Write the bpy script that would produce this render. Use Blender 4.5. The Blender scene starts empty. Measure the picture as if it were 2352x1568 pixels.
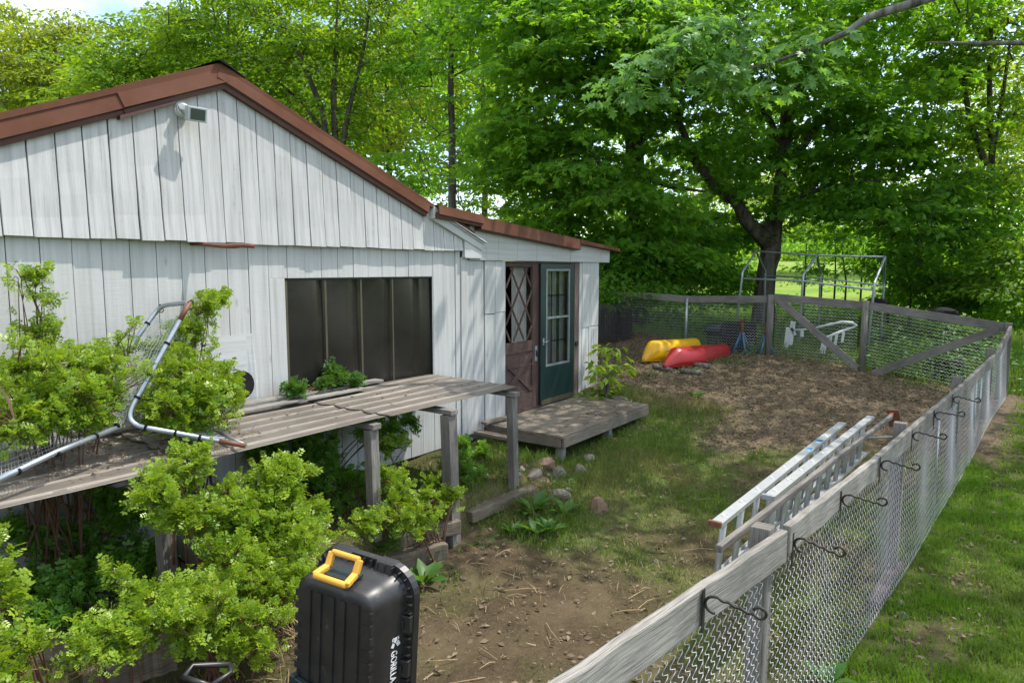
import bpy, math, random
import numpy as np
from mathutils import Vector, Matrix, Quaternion, noise as mnoise

random.seed(7); RNG = np.random.default_rng(7)
scene = bpy.context.scene
COL = scene.collection
R = math.radians

# ------------------------------------------------------------------ survey helpers (turn sight lines into places on real planes)
FL = 1568.0; PITCH = R(6.0); YAW = R(35.6); ZC = 2.55
FW = (math.cos(YAW), math.sin(YAW)); RT = (math.sin(YAW), -math.cos(YAW))
def ray(x, y):
    a = (x - 1176) / FL; b = (784 - y) / FL
    fh = math.cos(PITCH) + b * math.sin(PITCH); up = -math.sin(PITCH) + b * math.cos(PITCH)
    return (FW[0] * fh + RT[0] * a, FW[1] * fh + RT[1] * a, up)
def onz(x, y, z):
    d = ray(x, y); t = (z - ZC) / d[2]; return Vector((d[0] * t, d[1] * t, z))
def ony(x, y, Y):
    d = ray(x, y); t = Y / d[1]; return Vector((d[0] * t, Y, ZC + d[2] * t))
def onx(x, y, X):
    d = ray(x, y); t = X / d[0]; return Vector((X, d[1] * t, ZC + d[2] * t))
def at(x, y, dist):
    d = ray(x, y); t = dist / (d[0] * FW[0] + d[1] * FW[1]); return Vector((d[0] * t, d[1] * t, ZC + d[2] * t))

def sst(t):
    t = np.clip(t, 0, 1); return t * t * (3 - 2 * t)
def terrain(X, Y):
    X = np.asarray(X, float); Y = np.asarray(Y, float)
    A = sst((X - 6.5) / 8.0)
    yb = 0.36 + 0.42 * sst((Y + 0.1) / 4.0)
    z = A * yb + 0.2 * sst((Y - 2.6) / 1.5) * (1 - A) * sst((X - 4.2) / 2.0)
    bed = sst((Y - 4.06) / 0.12) * sst((6.9 - X) / 0.5) * sst((X + 3) / 1.0)
    z = z + bed * (0.36 - z) * (Y < 12)
    z = z + 0.24 * sst((Y - 4.5) / 0.9) * sst((X - 6.6) / 0.4) * sst((11.5 - X) / 2.0)
    z = z + 0.040 * np.clip(X - 15.0, 0, 60) + 0.030 * np.clip(Y - 10, 0, 60)
    z = z + 0.28 * np.exp(-((X - 14.6) / 1.0) ** 2 - ((Y - 6.9) / 1.3) ** 2)
    z = z + 0.015 * np.sin(X * 1.7 + Y * 0.6) + 0.012 * np.sin(Y * 2.3 - X * 0.9)
    return z
def gz(x, y): return float(terrain(x, y))
def onground(x, y):
    d = ray(x, y); t = 0.5
    for i in range(6000):
        p = (d[0] * t, d[1] * t, ZC + d[2] * t)
        if p[2] <= gz(p[0], p[1]): break
        t += 0.01
    return Vector((p[0], p[1], gz(p[0], p[1])))

# ------------------------------------------------------------------ scene-graph helpers
def tag(o, label=None, cat=None, group=None, kind=None):
    if label: o['label'] = label
    if cat: o['category'] = cat
    if group: o['group'] = group
    if kind: o['kind'] = kind
    return o
def thing(name, label, cat, loc=(0, 0, 0), group=None):
    o = bpy.data.objects.new(name, None); o.empty_display_size = 0.2; COL.objects.link(o); o.location = loc
    return tag(o, label, cat, group)
def link(name, me, m=None, parent=None):
    o = bpy.data.objects.new(name, me); COL.objects.link(o)
    if m: me.materials.append(m)
    if parent:
        o.parent = parent
        w = Vector((0, 0, 0)); q = parent
        while q: w += q.location; q = q.parent
        me.transform(Matrix.Translation(-w))
    return o
def copy_tree(o, parent=None):
    c = o.copy(); COL.objects.link(c)
    if parent: c.parent = parent
    for ch in list(o.children): copy_tree(ch, c)
    return c

class MB:
    """collects shapes, makes one mesh"""
    def __init__(s): s.v = []; s.f = []; s.uv = []; s.sm = []; s.mi = []
    def face(s, idx, uvs, smooth=False, mi=0):
        s.f.append(idx); s.uv.append(uvs); s.sm.append(smooth); s.mi.append(mi)
    def quad(s, pts, uvs=None, mi=0):
        b = len(s.v); s.v += [tuple(p) for p in pts]
        s.face(list(range(b, b + len(pts))), uvs or [(p[0], p[2]) for p in pts], False, mi); return s
    def frame(s, o, L, A, B, l, a, b, n=1, jit=0.0, taper=1.0, mi=0):
        """box from o along unit L (length l), half sizes a along A, b along B; uv u = along length"""
        L = Vector(L); A = Vector(A); B = Vector(B); o = Vector(o)
        uo = random.random() * 50; vo = random.random() * 50
        base = len(s.v)
        for i in range(n + 1):
            t = i / n; k = 1 + (taper - 1) * t
            j = Vector((0, 0, 0)) if jit == 0 else A * random.uniform(-jit, jit) + B * random.uniform(-jit, jit)
            for (sa, sb) in ((-1, -1), (1, -1), (1, 1), (-1, 1)):
                w = 1 if jit == 0 else random.uniform(1 - jit * 4, 1 + jit * 4)
                s.v.append(tuple(o + L * (l * t) + A * (sa * a * k * w) + B * (sb * b * k * w) + j))
        per = [0, 2 * a, 2 * a + 2 * b, 4 * a + 2 * b, 4 * a + 4 * b]
        for i in range(n):
            for e in range(4):
                p = base + 4 * i + e; q = base + 4 * i + (e + 1) % 4
                u0 = uo + l * i / n; u1 = uo + l * (i + 1) / n
                s.face([p, q, q + 4, p + 4], [(u0, vo + per[e]), (u0, vo + per[e + 1]), (u1, vo + per[e + 1]), (u1, vo + per[e])], False, mi)
        e0 = base; e1 = base + 4 * n
        s.face([e0 + 3, e0 + 2, e0 + 1, e0], [(uo, vo), (uo + .02, vo + 2 * a), (uo + .04, vo + 2 * a), (uo + .05, vo)], False, mi)
        s.face([e1, e1 + 1, e1 + 2, e1 + 3], [(uo, vo), (uo + .02, vo + 2 * a), (uo + .04, vo + 2 * a), (uo + .05, vo)], False, mi)
        return s
    def beam(s, p0, p1, w, h, up=(0, 0, 1), n=1, jit=0.0, taper=1.0, mi=0):
        p0 = Vector(p0); p1 = Vector(p1); L = p1 - p0; l = L.length; L.normalize()
        A = Vector(up).cross(L)
        if A.length < 1e-4: A = Vector((1, 0, 0)).cross(L)
        A.normalize(); B = L.cross(A)
        return s.frame(p0, L, A, B, l, w / 2, h / 2, n, jit, taper, mi)
    def box(s, x0, x1, y0, y1, z0, z1, axis='x', mi=0):
        c = ((x0 + x1) / 2, (y0 + y1) / 2, (z0 + z1) / 2); X = Vector((1, 0, 0)); Y = Vector((0, 1, 0)); Z = Vector((0, 0, 1))
        if axis == 'x': return s.frame((x0, c[1], c[2]), X, Y, Z, x1 - x0, (y1 - y0) / 2, (z1 - z0) / 2, mi=mi)
        if axis == 'y': return s.frame((c[0], y0, c[2]), Y, Z, X, y1 - y0, (z1 - z0) / 2, (x1 - x0) / 2, mi=mi)
        return s.frame((c[0], c[1], z0), Z, X, Y, z1 - z0, (x1 - x0) / 2, (y1 - y0) / 2, mi=mi)
    def tube(s, pts, rad, sides=8, caps=True, closed=False, mi=0):
        pts = [Vector(p) for p in pts]; n = len(pts)
        if not hasattr(rad, '__len__'): rad = [rad] * n
        T = []
        for i in range(n):
            a = pts[(i - 1) % n] if (closed or i > 0) else pts[i]
            b = pts[(i + 1) % n] if (closed or i < n - 1) else pts[i]
            t = (b - a); T.append(t.normalized() if t.length > 1e-9 else Vector((0, 0, 1)))
        ref = Vector((0, 0, 1)) if abs(T[0].z) < 0.9 else Vector((1, 0, 0))
        N = T[0].cross(ref).normalized(); base = len(s.v); u = 0; us = [0]
        uo = random.random() * 50
        for i in range(n):
            if i: 
                N = (N - T[i] * N.dot(T[i])).normalized(); u += (pts[i] - pts[i - 1]).length; us.append(u)
            Bn = T[i].cross(N)
            for k in range(sides):
                a = 2 * math.pi * k / sides
                s.v.append(tuple(pts[i] + (N * math.cos(a) + Bn * math.sin(a)) * rad[i]))
        m = n if closed else n - 1
        for i in range(m):
            i2 = (i + 1) % n
            for k in range(sides):
                k2 = (k + 1) % sides
                c = 2 * math.pi * max(rad[i], 1e-4) / sides
                ue = us[i2] if i2 else us[i] + .1
                s.face([base + i * sides + k, base + i * sides + k2, base + i2 * sides + k2, base + i2 * sides + k],
                       [(uo + us[i], c * k), (uo + us[i], c * (k + 1)), (uo + ue, c * (k + 1)), (uo + ue, c * k)], sides > 4, mi)
        if caps and not closed:
            s.face([base + k for k in reversed(range(sides))], [(uo, 0)] * sides, False, mi)
            b2 = base + (n - 1) * sides
            s.face([b2 + k for k in range(sides)], [(uo, 0)] * sides, False, mi)
        return s
    def prism(s, poly, ext, mi=0):
        """poly = list of points, extruded by vector ext"""
        e = Vector(ext); n = len(poly); b = len(s.v)
        P = [Vector(p) for p in poly]
        s.v += [tuple(p) for p in P] + [tuple(p + e) for p in P]
        L = e.length; uo = random.random() * 9; acc = 0
        s.face(list(range(n))[::-1] if True else 0, [(p[0], p[2]) for p in P][::-1], False, mi) if False else s.face([b + i for i in reversed(range(n))], [(P[i][0], P[i][2]) for i in reversed(range(n))], False, mi)
        s.face([b + n + i for i in range(n)], [(P[i][0], P[i][2]) for i in range(n)], False, mi)
        for i in range(n):
            j = (i + 1) % n; d = (P[j] - P[i]).length
            s.face([b + i, b + j, b + n + j, b + n + i], [(uo, acc), (uo, acc + d), (uo + L, acc + d), (uo + L, acc)], False, mi); acc += d
        return s
    def grid(s, fn, nu, nv, smooth=True, mi=0, uvs=(1, 1)):
        b = len(s.v)
        for i in range(nu + 1):
            for j in range(nv + 1): s.v.append(tuple(fn(i / nu, j / nv)))
        for i in range(nu):
            for j in range(nv):
                a = b + i * (nv + 1) + j
                s.face([a, a + nv + 1, a + nv + 2, a + 1],
                       [(i / nu * uvs[0], j / nv * uvs[1]), ((i + 1) / nu * uvs[0], j / nv * uvs[1]), ((i + 1) / nu * uvs[0], (j + 1) / nv * uvs[1]), (i / nu * uvs[0], (j + 1) / nv * uvs[1])], smooth, mi)
        return s
    def mesh(s, name):
        me = bpy.data.meshes.new(name); me.from_pydata(s.v, [], s.f)
        uvl = me.uv_layers.new(name='UVMap')
        flat = np.array([c for f in s.uv for uv in f for c in uv], dtype=np.float32)
        uvl.data.foreach_set('uv', flat)
        me.polygons.foreach_set('use_smooth', np.array(s.sm, dtype=bool))
        me.polygons.foreach_set('material_index', np.array(s.mi, dtype=np.int32))
        me.update(); return me
    def build(s, name, m, parent=None, bevel=0.0):
        ms = m if isinstance(m, (list, tuple)) else [m]
        o = link(name, s.mesh(name), None, parent)
        for q in ms: o.data.materials.append(q)
        if bevel:
            b = o.modifiers.new('bevel', 'BEVEL'); b.width = bevel; b.segments = 2; b.limit_method = 'ANGLE'; b.angle_limit = R(50)
        return o

def fast_mesh(name, V, F3, rnd=None):
    """V (n,3), F3 (m,3) triangles, rnd (n,) stored as a colour attribute"""
    me = bpy.data.meshes.new(name); n = len(V); m = len(F3)
    me.vertices.add(n); me.vertices.foreach_set('co', np.ascontiguousarray(V, np.float32).ravel())
    me.loops.add(3 * m); me.loops.foreach_set('vertex_index', np.ascontiguousarray(F3, np.int32).ravel())
    me.polygons.add(m); me.polygons.foreach_set('loop_start', np.arange(0, 3 * m, 3, dtype=np.int32))
    me.polygons.foreach_set('loop_total', np.full(m, 3, np.int32))
    if rnd is not None:
        a = me.attributes.new('rnd', 'FLOAT', 'POINT'); a.data.foreach_set('value', np.asarray(rnd, np.float32))
    me.update(calc_edges=True); return me

# leaf templates: (along, across, up), triangles
def _fan(outline, lift):
    v = [(0.42, 0, 0)] + outline; f = [(0, i, i + 1 if i + 1 < len(v) else 1) for i in range(1, len(v))]
    return np.array(v, float), np.array(f, int)
T_SIMPLE = (np.array([(0, 0, 0), (.45, -.27, .07), (1, 0, -.08), (.45, .27, .07)], float), np.array([(0, 2, 1), (0, 3, 2)]))
T_LONG = (np.array([(0, 0, 0), (.3, -.13, .05), (.65, -.12, .03), (1, 0, -.12), (.65, .12, .03), (.3, .13, .05)], float),
          np.array([(0, 2, 1), (0, 3, 2), (0, 4, 3), (0, 5, 4)]))
_half = [(.12, .16, .03), (.05, .48, -.03), (.36, .24, .03), (.62, .52, -.06), (.66, .2, .02), (1.0, 0.0, -.1)]
_out = [(0, 0, 0)] + _half + [(a, -b, c) for a, b, c in reversed(_half[:-1])]
T_MAPLE = _fan(_out, 0)
_oh = [(.15, .07, .02), (.22, .25, 0), (.33, .10, .02), (.48, .36, -.03), (.55, .12, .02), (.75, .27, -.05), (.8, .09, 0), (1, 0, -.1)]
T_OAK = _fan([(0, 0, 0)] + _oh + [(a, -b, c) for a, b, c in reversed(_oh[:-1])], 0)
def _pinnate(pairs=3):
    V = []; F = []
    def leaf(o, d, n, l, w):
        b = len(V); o = np.array(o); d = np.array(d) / np.linalg.norm(d); a = np.array([-d[1], d[0], 0])
        V.extend([o, o + d * l * .5 - a * w + np.array([0, 0, .02]), o + d * l, o + d * l * .5 + a * w + np.array([0, 0, .02])])
        F.extend([(b, b + 2, b + 1), (b, b + 3, b + 2)])
    for i in range(pairs):
        x = .2 + .55 * i / max(1, pairs - 1); zz = -.1 * x * x
        leaf((x, .01, zz), (.55, 1, -.1), 0, .36, .11); leaf((x, -.01, zz), (.55, -1, -.1), 0, .36, .11)
    leaf((.72, 0, -.06), (1, 0, -.15), 0, .36, .12)
    b = len(V); V.extend([np.array([0, -.012, 0]), np.array([0, .012, 0]), np.array([.75, 0, -.06])]); F.append((b, b + 1, b + 2))
    return np.array(V), np.array(F)
T_ROSE = _pinnate(3)

def leaves(C, D, N, S, tmpl):
    """arrays of leaves -> (V, F, rnd)"""
    tv, tf = tmpl; n = len(C); k = len(tv)
    D = D / (np.linalg.norm(D, axis=1, keepdims=True) + 1e-9)
    N = N - D * (N * D).sum(1, keepdims=True); N = N / (np.linalg.norm(N, axis=1, keepdims=True) + 1e-9)
    A = np.cross(N, D)
    V = C[:, None, :] + S[:, None, None] * (tv[None, :, 0:1] * D[:, None, :] + tv[None, :, 1:2] * A[:, None, :] + tv[None, :, 2:3] * N[:, None, :])
    F = tf[None, :, :] + (np.arange(n) * k)[:, None, None]
    rnd = np.repeat(RNG.random(n), k)
    return V.reshape(-1, 3), F.reshape(-1, 3), rnd
def join(parts):
    Vs, Fs, Rs = [], [], []; o = 0
    for V, F, r in parts: Vs.append(V); Fs.append(F + o); Rs.append(r); o += len(V)
    return np.concatenate(Vs), np.concatenate(Fs), np.concatenate(Rs)
# ------------------------------------------------------------------ materials
class NT:
    def __init__(s, name):
        s.m = bpy.data.materials.new(name); s.m.use_nodes = True; s.t = s.m.node_tree; s.t.nodes.clear()
        s.out = s.n('ShaderNodeOutputMaterial')
    def n(s, typ, **kw):
        nd = s.t.nodes.new(typ)
        for k, v in kw.items():
            if k in nd.inputs: nd.inputs[k].default_value = v
            else: setattr(nd, k, v)
        return nd
    def l(s, a, b): s.t.links.new(a, b)
    def coord(s, kind='UV'):
        return s.n('ShaderNodeTexCoord').outputs[kind]
    def mapping(s, vec, scale):
        mp = s.n('ShaderNodeMapping'); mp.inputs['Scale'].default_value = scale; s.l(vec, mp.inputs['Vector']); return mp.outputs[0]
    def noise(s, vec, scale, detail=4, rough=.6):
        q = s.n('ShaderNodeTexNoise'); q.inputs['Scale'].default_value = scale; q.inputs['Detail'].default_value = detail; q.inputs['Roughness'].default_value = rough
        if vec: s.l(vec, q.inputs['Vector'])
        return q.outputs['Fac']
    def ramp(s, fac, stops):
        r = s.n('ShaderNodeValToRGB'); e = r.color_ramp.elements
        while len(e) < len(stops): e.new(0.5)
        for i, (p, c) in enumerate(stops): e[i].position = p; e[i].color = (*c, 1) if len(c) == 3 else c
        s.l(fac, r.inputs[0]); return r.outputs[0]
    def mix(s, fac, a, b, mode='MIX'):
        x = s.n('ShaderNodeMix'); x.data_type = 'RGBA'; x.blend_type = mode
        for sock, val in ((x.inputs['Factor'], fac), (x.inputs[6], a), (x.inputs[7], b)):
            if hasattr(val, 'is_linked') or hasattr(val, 'links'): s.l(val, sock)
            elif isinstance(val, (int, float)): sock.default_value = val
            else: sock.default_value = (*val, 1) if len(val) == 3 else val
        return x.outputs[2]
    def bump(s, h, strength=.3, dist=.01, normal=None):
        b = s.n('ShaderNodeBump'); b.inputs['Strength'].default_value = strength; b.inputs['Distance'].default_value = dist
        s.l(h, b.inputs['Height'])
        if normal: s.l(normal, b.inputs['Normal'])
        return b.outputs[0]
    def pbr(s, color, rough=.7, metal=0, normal=None, spec=.5):
        p = s.n('ShaderNodeBsdfPrincipled')
        if hasattr(color, 'links'): s.l(color, p.inputs['Base Color'])
        else: p.inputs['Base Color'].default_value = (*color, 1)
        if hasattr(rough, 'links'): s.l(rough, p.inputs['Roughness'])
        else: p.inputs['Roughness'].default_value = rough
        p.inputs['Metallic'].default_value = metal; p.inputs['Specular IOR Level'].default_value = spec
        if normal: s.l(normal, p.inputs['Normal'])
        s.l(p.outputs[0], s.out.inputs['Surface']); return p

def m_wood(name, dark, light, green=0.0, spec=.15):
    t = NT(name); uv = t.coord('UV')
    g1 = t.noise(t.mapping(uv, (1.6, 45, 1)), 1.0, 6, .7); g2 = t.noise(t.mapping(uv, (5, 160, 1)), 1.0, 4, .65)
    blot = t.noise(t.coord('Object'), 1.7, 4, .6)
    c = t.ramp(g1, [(.30, dark), (.5, tuple((a + b) / 2 for a, b in zip(dark, light))), (.68, light)])
    c = t.mix(.55, c, t.ramp(g2, [(.33, tuple(v * .55 for v in dark)), (.6, tuple(min(1, v * 1.15) for v in light))]))
    c = t.mix(t.ramp(blot, [(.4, (0, 0, 0)), (.7, (.6, .6, .6))]), c, tuple(v * 0.6 + .02 for v in dark))
    if green: c = t.mix(t.ramp(t.noise(t.coord('Object'), 3.3, 5), [(.52, (0, 0, 0)), (.72, (green,) * 3)]), c, (.16, .19, .12))
    t.pbr(c, .88, 0, t.bump(t.mix(.5, g1, g2), .6, .006), spec); return t.m
def m_paint(name, base, streak, bumpy='v', peel=.25):
    t = NT(name); uv = t.coord('UV')
    st = t.noise(t.mapping(uv, (1.1, 26, 1)), 1.0, 5, .65); fine = t.noise(t.mapping(uv, (8, 150, 1)), 1.0, 3, .6)
    cr = t.noise(t.mapping(uv, (60, 8, 1)), 1.0, 4, .6)
    big = t.noise(t.coord('Object'), .9, 3, .5); pl = t.noise(t.coord('Object'), 14, 6, .75)
    c = t.mix(t.ramp(st, [(.42, (0, 0, 0)), (.75, (.65, .65, .65))]), base, streak)
    c = t.mix(t.ramp(big, [(.35, (0, 0, 0)), (.75, (.22, .22, .22))]), c, tuple(v * .8 for v in streak))
    kn = t.n('ShaderNodeTexVoronoi'); t.l(t.mapping(uv, (1.9, 5.2, 1)), kn.inputs['Vector']); kn.inputs['Scale'].default_value = 1.0
    kf = t.ramp(kn.outputs['Distance'], [(.0, (.85, .85, .85)), (.045, (.6, .6, .6)), (.10, (0, 0, 0))])
    c = t.mix(kf, c, (.30, .285, .25))
    dr = t.noise(t.mapping(uv, (.45, 14, 1)), 1.0, 4, .6); c = t.mix(t.ramp(dr, [(.54, (0, 0, 0)), (.7, (.5, .5, .5))]), c, tuple(v * f for v, f in zip(base, (.62, .62, .56))))
    chip = t.ramp(t.mix(.5, pl, st), [(.575, (0, 0, 0)), (.63, (peel, peel, peel))])
    c = t.mix(chip, c, (.30, .29, .27))
    h = t.mix(.5, cr if bumpy == 'h' else fine, pl)
    t.pbr(c, .62, 0, t.bump(h, .5, .005), .3); return t.m
def m_plain(name, c1, c2=None, rough=.5, metal=0, scale=6, bump=0.0, spec=.5, rust=None, rust_at=.6):
    t = NT(name); oc = t.coord('Object'); nz = t.noise(oc, scale, 5, .65)
    c = t.mix(t.ramp(nz, [(.35, (0, 0, 0)), (.68, (1, 1, 1))]), c1, c2 or tuple(v * .75 for v in c1))
    if rust: c = t.mix(t.ramp(t.noise(oc, scale * 1.9, 6, .7), [(rust_at, (0, 0, 0)), (rust_at + .12, (1, 1, 1))]), c, rust)
    nm = t.bump(t.noise(oc, scale * 8, 5, .6), bump, .004) if bump else None
    t.pbr(c, rough, metal, nm, spec); return t.m
def m_leaf(name, c1, c2, tr, trf=.42, rough=.42, spec=.35, tint=None):
    t = NT(name); a = t.n('ShaderNodeAttribute', attribute_name='rnd').outputs['Fac']
    big = t.noise(t.coord('Object'), .55, 2, .5)
    c = t.mix(a, c1, c2); tc = t.mix(a, tr, tuple(v * .7 for v in tr))
    if tint:
        bf = t.ramp(big, [(.42, (0, 0, 0)), (.62, (1, 1, 1))]); c = t.mix(bf, c, tint); tc = t.mix(bf, tc, tuple(min(1, v * 2.2) for v in tint))
    p = t.pbr(c, rough, 0, None, spec)
    tl = t.n('ShaderNodeBsdfTranslucent'); t.l(tc, tl.inputs['Color'])
    mx = t.n('ShaderNodeMixShader'); mx.inputs[0].default_value = trf; t.l(p.outputs[0], mx.inputs[1]); t.l(tl.outputs[0], mx.inputs[2])
    t.l(mx.outputs[0], t.out.inputs['Surface']); return t.m
def m_bark(name, c1, c2):
    t = NT(name); oc = t.coord('Object')
    g = t.noise(t.mapping(oc, (9, 9, 1.6)), 1.0, 6, .7); l = t.noise(oc, 3, 4)
    c = t.ramp(g, [(.35, c1), (.62, c2)]); c = t.mix(t.ramp(l, [(.55, (0, 0, 0)), (.7, (.5, .5, .5))]), c, (.16, .17, .12))
    t.pbr(c, .95, 0, t.bump(g, .9, .03), .1); return t.m

M = {}
M['white_siding'] = m_paint('white_siding', (.485, .483, .47), (.32, .32, .31), 'h', .15)
M['white_gable'] = m_paint('white_gable', (.49, .487, .475), (.21, .21, .205), 'v', .85)
M['white_trim'] = m_paint('white_trim', (.50, .505, .495), (.37, .37, .36), 'v', .3)
M['worn_trim'] = m_paint('worn_trim', (.55, .55, .54), (.24, .24, .25), 'v', .9)
M['brown_metal'] = m_plain('brown_metal', (.090, .032, .016), (.130, .054, .031), .55, 0, 2.2, .05, .15)
M['brown_dark'] = m_plain('brown_dark', (.06, .020, .013), (.085, .03, .02), .5, 0, 3, .05)
M['black_panel'] = m_plain('black_panel', (.013, .0115, .010), (.024, .022, .019), .2, 0, 1.6, .05, .35)
M['olive_strip'] = m_plain('olive_strip', (.075, .062, .035), (.05, .042, .025), .5, 0, 5)
M['old_brown_wood'] = m_wood('old_brown_wood', (.050, .030, .024), (.125, .082, .070))
M['jamb_wood'] = m_wood('jamb_wood', (.07, .055, .052), (.2, .15, .14))
M['red_edge'] = m_plain('red_edge', (.22, .045, .04), (.13, .04, .035), .6, 0, 8)
M['green_paint'] = m_plain('green_paint', (.004, .020, .020), (.005, .026, .025), .38, 0, 3, .03, .4)
M['grey_wood'] = m_wood('grey_wood', (.060, .054, .047), (.26, .242, .215))
M['pale_wood'] = m_wood('pale_wood', (.085, .078, .068), (.35, .33, .295), .12)
M['deck_wood'] = m_wood('deck_wood', (.078, .063, .048), (.275, .235, .185), .12)
M['log_wood'] = m_wood('log_wood', (.04, .032, .024), (.25, .205, .15), .3)
M['sheet'] = m_wood('sheet', (.085, .071, .056), (.18, .155, .128), spec=.5)
for nd in M['sheet'].node_tree.nodes:
    if nd.type == 'BSDF_PRINCIPLED': nd.inputs['Roughness'].default_value = .42
M['steel'] = m_plain('steel', (.30, .34, .38), (.42, .45, .48), .38, .75, 9, .05, rust=(.16, .065, .03), rust_at=.66)
M['galv'] = m_plain('galv', (.30, .33, .36), (.44, .46, .48), .42, .55, 12)
M['wire'] = m_plain('wire', (.55, .56, .57), (.68, .68, .68), .45, .2, 15)
M['wire_dark'] = m_plain('wire_dark', (.055, .052, .055), (.11, .10, .10), .6, .3, 15)
M['net'] = m_plain('net', (.42, .45, .46), (.30, .33, .34), .7, 0, 15)
M['rust'] = m_plain('rust', (.20, .07, .035), (.10, .045, .03), .85, 0, 20, .3)
M['rust_bright'] = m_plain('rust_bright', (.18, .066, .034), (.12, .05, .03), .6, 0, 12, .2)
M['iron'] = m_plain('iron', (.025, .023, .022), (.05, .04, .035), .55, .5, 20, .2, rust=(.22, .10, .05), rust_at=.62)
M['alu'] = m_plain('alu', (.40, .415, .43), (.50, .50, .495), .42, .45, 7, .08)
M['blue_sticker'] = m_plain('blue_sticker', (.01, .18, .42), None, .4)
M['black_plastic'] = m_plain('black_plastic', (.013, .013, .0135), (.026, .025, .024), .40, 0, 6, .10, .5, rust=(.06, .056, .05), rust_at=.60)
M['yellow_plastic'] = m_plain('yellow_plastic', (.66, .36, .045), (.60, .30, .03), .4, 0, 4, .02)
M['cart_steel'] = m_plain('cart_steel', (.018, .03, .032), (.03, .045, .046), .4, .3, 6)
M['muntin_grey'] = m_plain('muntin_grey', (.14, .17, .18), (.20, .23, .24), .45, .2, 9)
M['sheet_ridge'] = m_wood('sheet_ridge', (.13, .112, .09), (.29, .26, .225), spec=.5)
M['white_print'] = m_plain('white_print', (.75, .75, .75), None, .5)
M['kayak_yellow'] = m_plain('kayak_yellow', (.78, .43, .008), (.66, .34, .008), .35, 0, 2.5, .03)
M['kayak_red'] = m_plain('kayak_red', (.36, .012, .016), (.28, .020, .022), .35, 0, 2.2, .03)
M['white_plastic'] = m_plain('white_plastic', (.68, .70, .71), (.55, .57, .58), .45, 0, 5)
M['lamp_grey'] = m_plain('lamp_grey', (.42, .46, .45), (.36, .40, .39), .4, 0, 5)
M['stone'] = m_plain('stone', (.15, .125, .10), (.24, .21, .18), .9, 0, 6, .6, .1)
M['stone_pale'] = m_plain('stone_pale', (.23, .21, .185), (.12, .108, .095), .9, 0, 7, .6, .1)
M['stone_red'] = m_plain('stone_red', (.17, .105, .075), (.23, .16, .125), .9, 0, 6, .5, .1)
M['sack'] = m_plain('sack', (.26, .25, .23), (.18, .175, .165), .85, 0, 5, .3, .1)
M['dark_junk'] = m_plain('dark_junk', (.008, .008, .009), (.016, .015, .016), .8, 0, 5, .2, .15)
M['jack_blue'] = m_plain('jack_blue', (.035, .14, .27), (.06, .18, .30), .5, .2, 8, .1, rust=(.17, .085, .055), rust_at=.5)
M['curtain'] = m_plain('curtain', (.36, .35, .31), (.27, .26, .24), .9, 0, 4)
M['inner_dark'] = m_plain('inner_dark', (.05, .035, .028), (.03, .022, .018), .9)
M['shell_grey'] = m_plain('shell_grey', (.11, .105, .10), (.07, .067, .064), .9)
M['latch'] = m_plain('latch', (.35, .42, .48), (.22, .26, .30), .45, .5, 20)
M['straw'] = m_plain('straw', (.34, .25, .12), (.22, .15, .08), .9, 0, 20)
M['chip'] = m_plain('chip', (.26, .205, .13), (.14, .10, .06), .9, 0, 9)
M['deadleaf'] = m_leaf('deadleaf', (.115, .086, .056), (.245, .190, .130), (.12, .07, .03), .12, .8, .1)
M['bark'] = m_bark('bark', (.03, .025, .02), (.13, .115, .095))
M['bark_grey'] = m_bark('bark_grey', (.06, .055, .048), (.20, .19, .17))
M['cane'] = m_plain('cane', (.09, .035, .022), (.13, .07, .035), .7, 0, 20)
M['leaf_maple'] = m_leaf('leaf_maple', (.080, .215, .028), (.145, .30, .042), (.36, .66, .03), .54, .5, .22)
M['leaf_oak'] = m_leaf('leaf_oak', (.10, .24, .060), (.15, .31, .085), (.26, .52, .07), .42, .42, .35)
M['leaf_bright'] = m_leaf('leaf_bright', (.075, .185, .014), (.14, .25, .022), (.36, .56, .020), .5, .5, .2)
M['leaf_yellow'] = m_leaf('leaf_yellow', (.12, .20, .016), (.19, .25, .026), (.50, .60, .03), .5, .5, .2)
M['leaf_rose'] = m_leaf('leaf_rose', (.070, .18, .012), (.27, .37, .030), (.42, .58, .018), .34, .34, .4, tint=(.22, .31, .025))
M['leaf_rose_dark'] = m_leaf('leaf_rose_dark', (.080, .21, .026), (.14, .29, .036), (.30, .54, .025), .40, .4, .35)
M['leaf_weed'] = m_leaf('leaf_weed', (.045, .13, .025), (.08, .17, .03), (.15, .30, .02), .35, .45, .35)
M['grass'] = m_leaf('grass', (.065, .14, .016), (.13, .195, .030), (.20, .34, .02), .32, .55, .2, tint=(.17, .155, .055))
M['lawn'] = m_leaf('lawn', (.075, .18, .012), (.14, .25, .024), (.26, .46, .02), .38, .55, .2, tint=(.12, .17, .03))
# window / door glass: a thin clear pane with a weak reflection
t = NT('pane'); g = t.n('ShaderNodeBsdfGlossy'); g.inputs['Roughness'].default_value = .03; tr = t.n('ShaderNodeBsdfTransparent'); tr.inputs[0].default_value = (.80, .84, .83, 1)
fr = t.n('ShaderNodeFresnel'); fr.inputs[0].default_value = 1.5; mx = t.n('ShaderNodeMixShader')
t.l(fr.outputs[0], mx.inputs[0]); t.l(tr.outputs[0], mx.inputs[1]); t.l(g.outputs[0], mx.inputs[2]); t.l(mx.outputs[0], t.out.inputs['Surface']); M['pane'] = t.m
t = NT('lamp_glass'); t.pbr((.05, .06, .06), .15, 0, None, .6); M['lamp_glass'] = t.m
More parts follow.
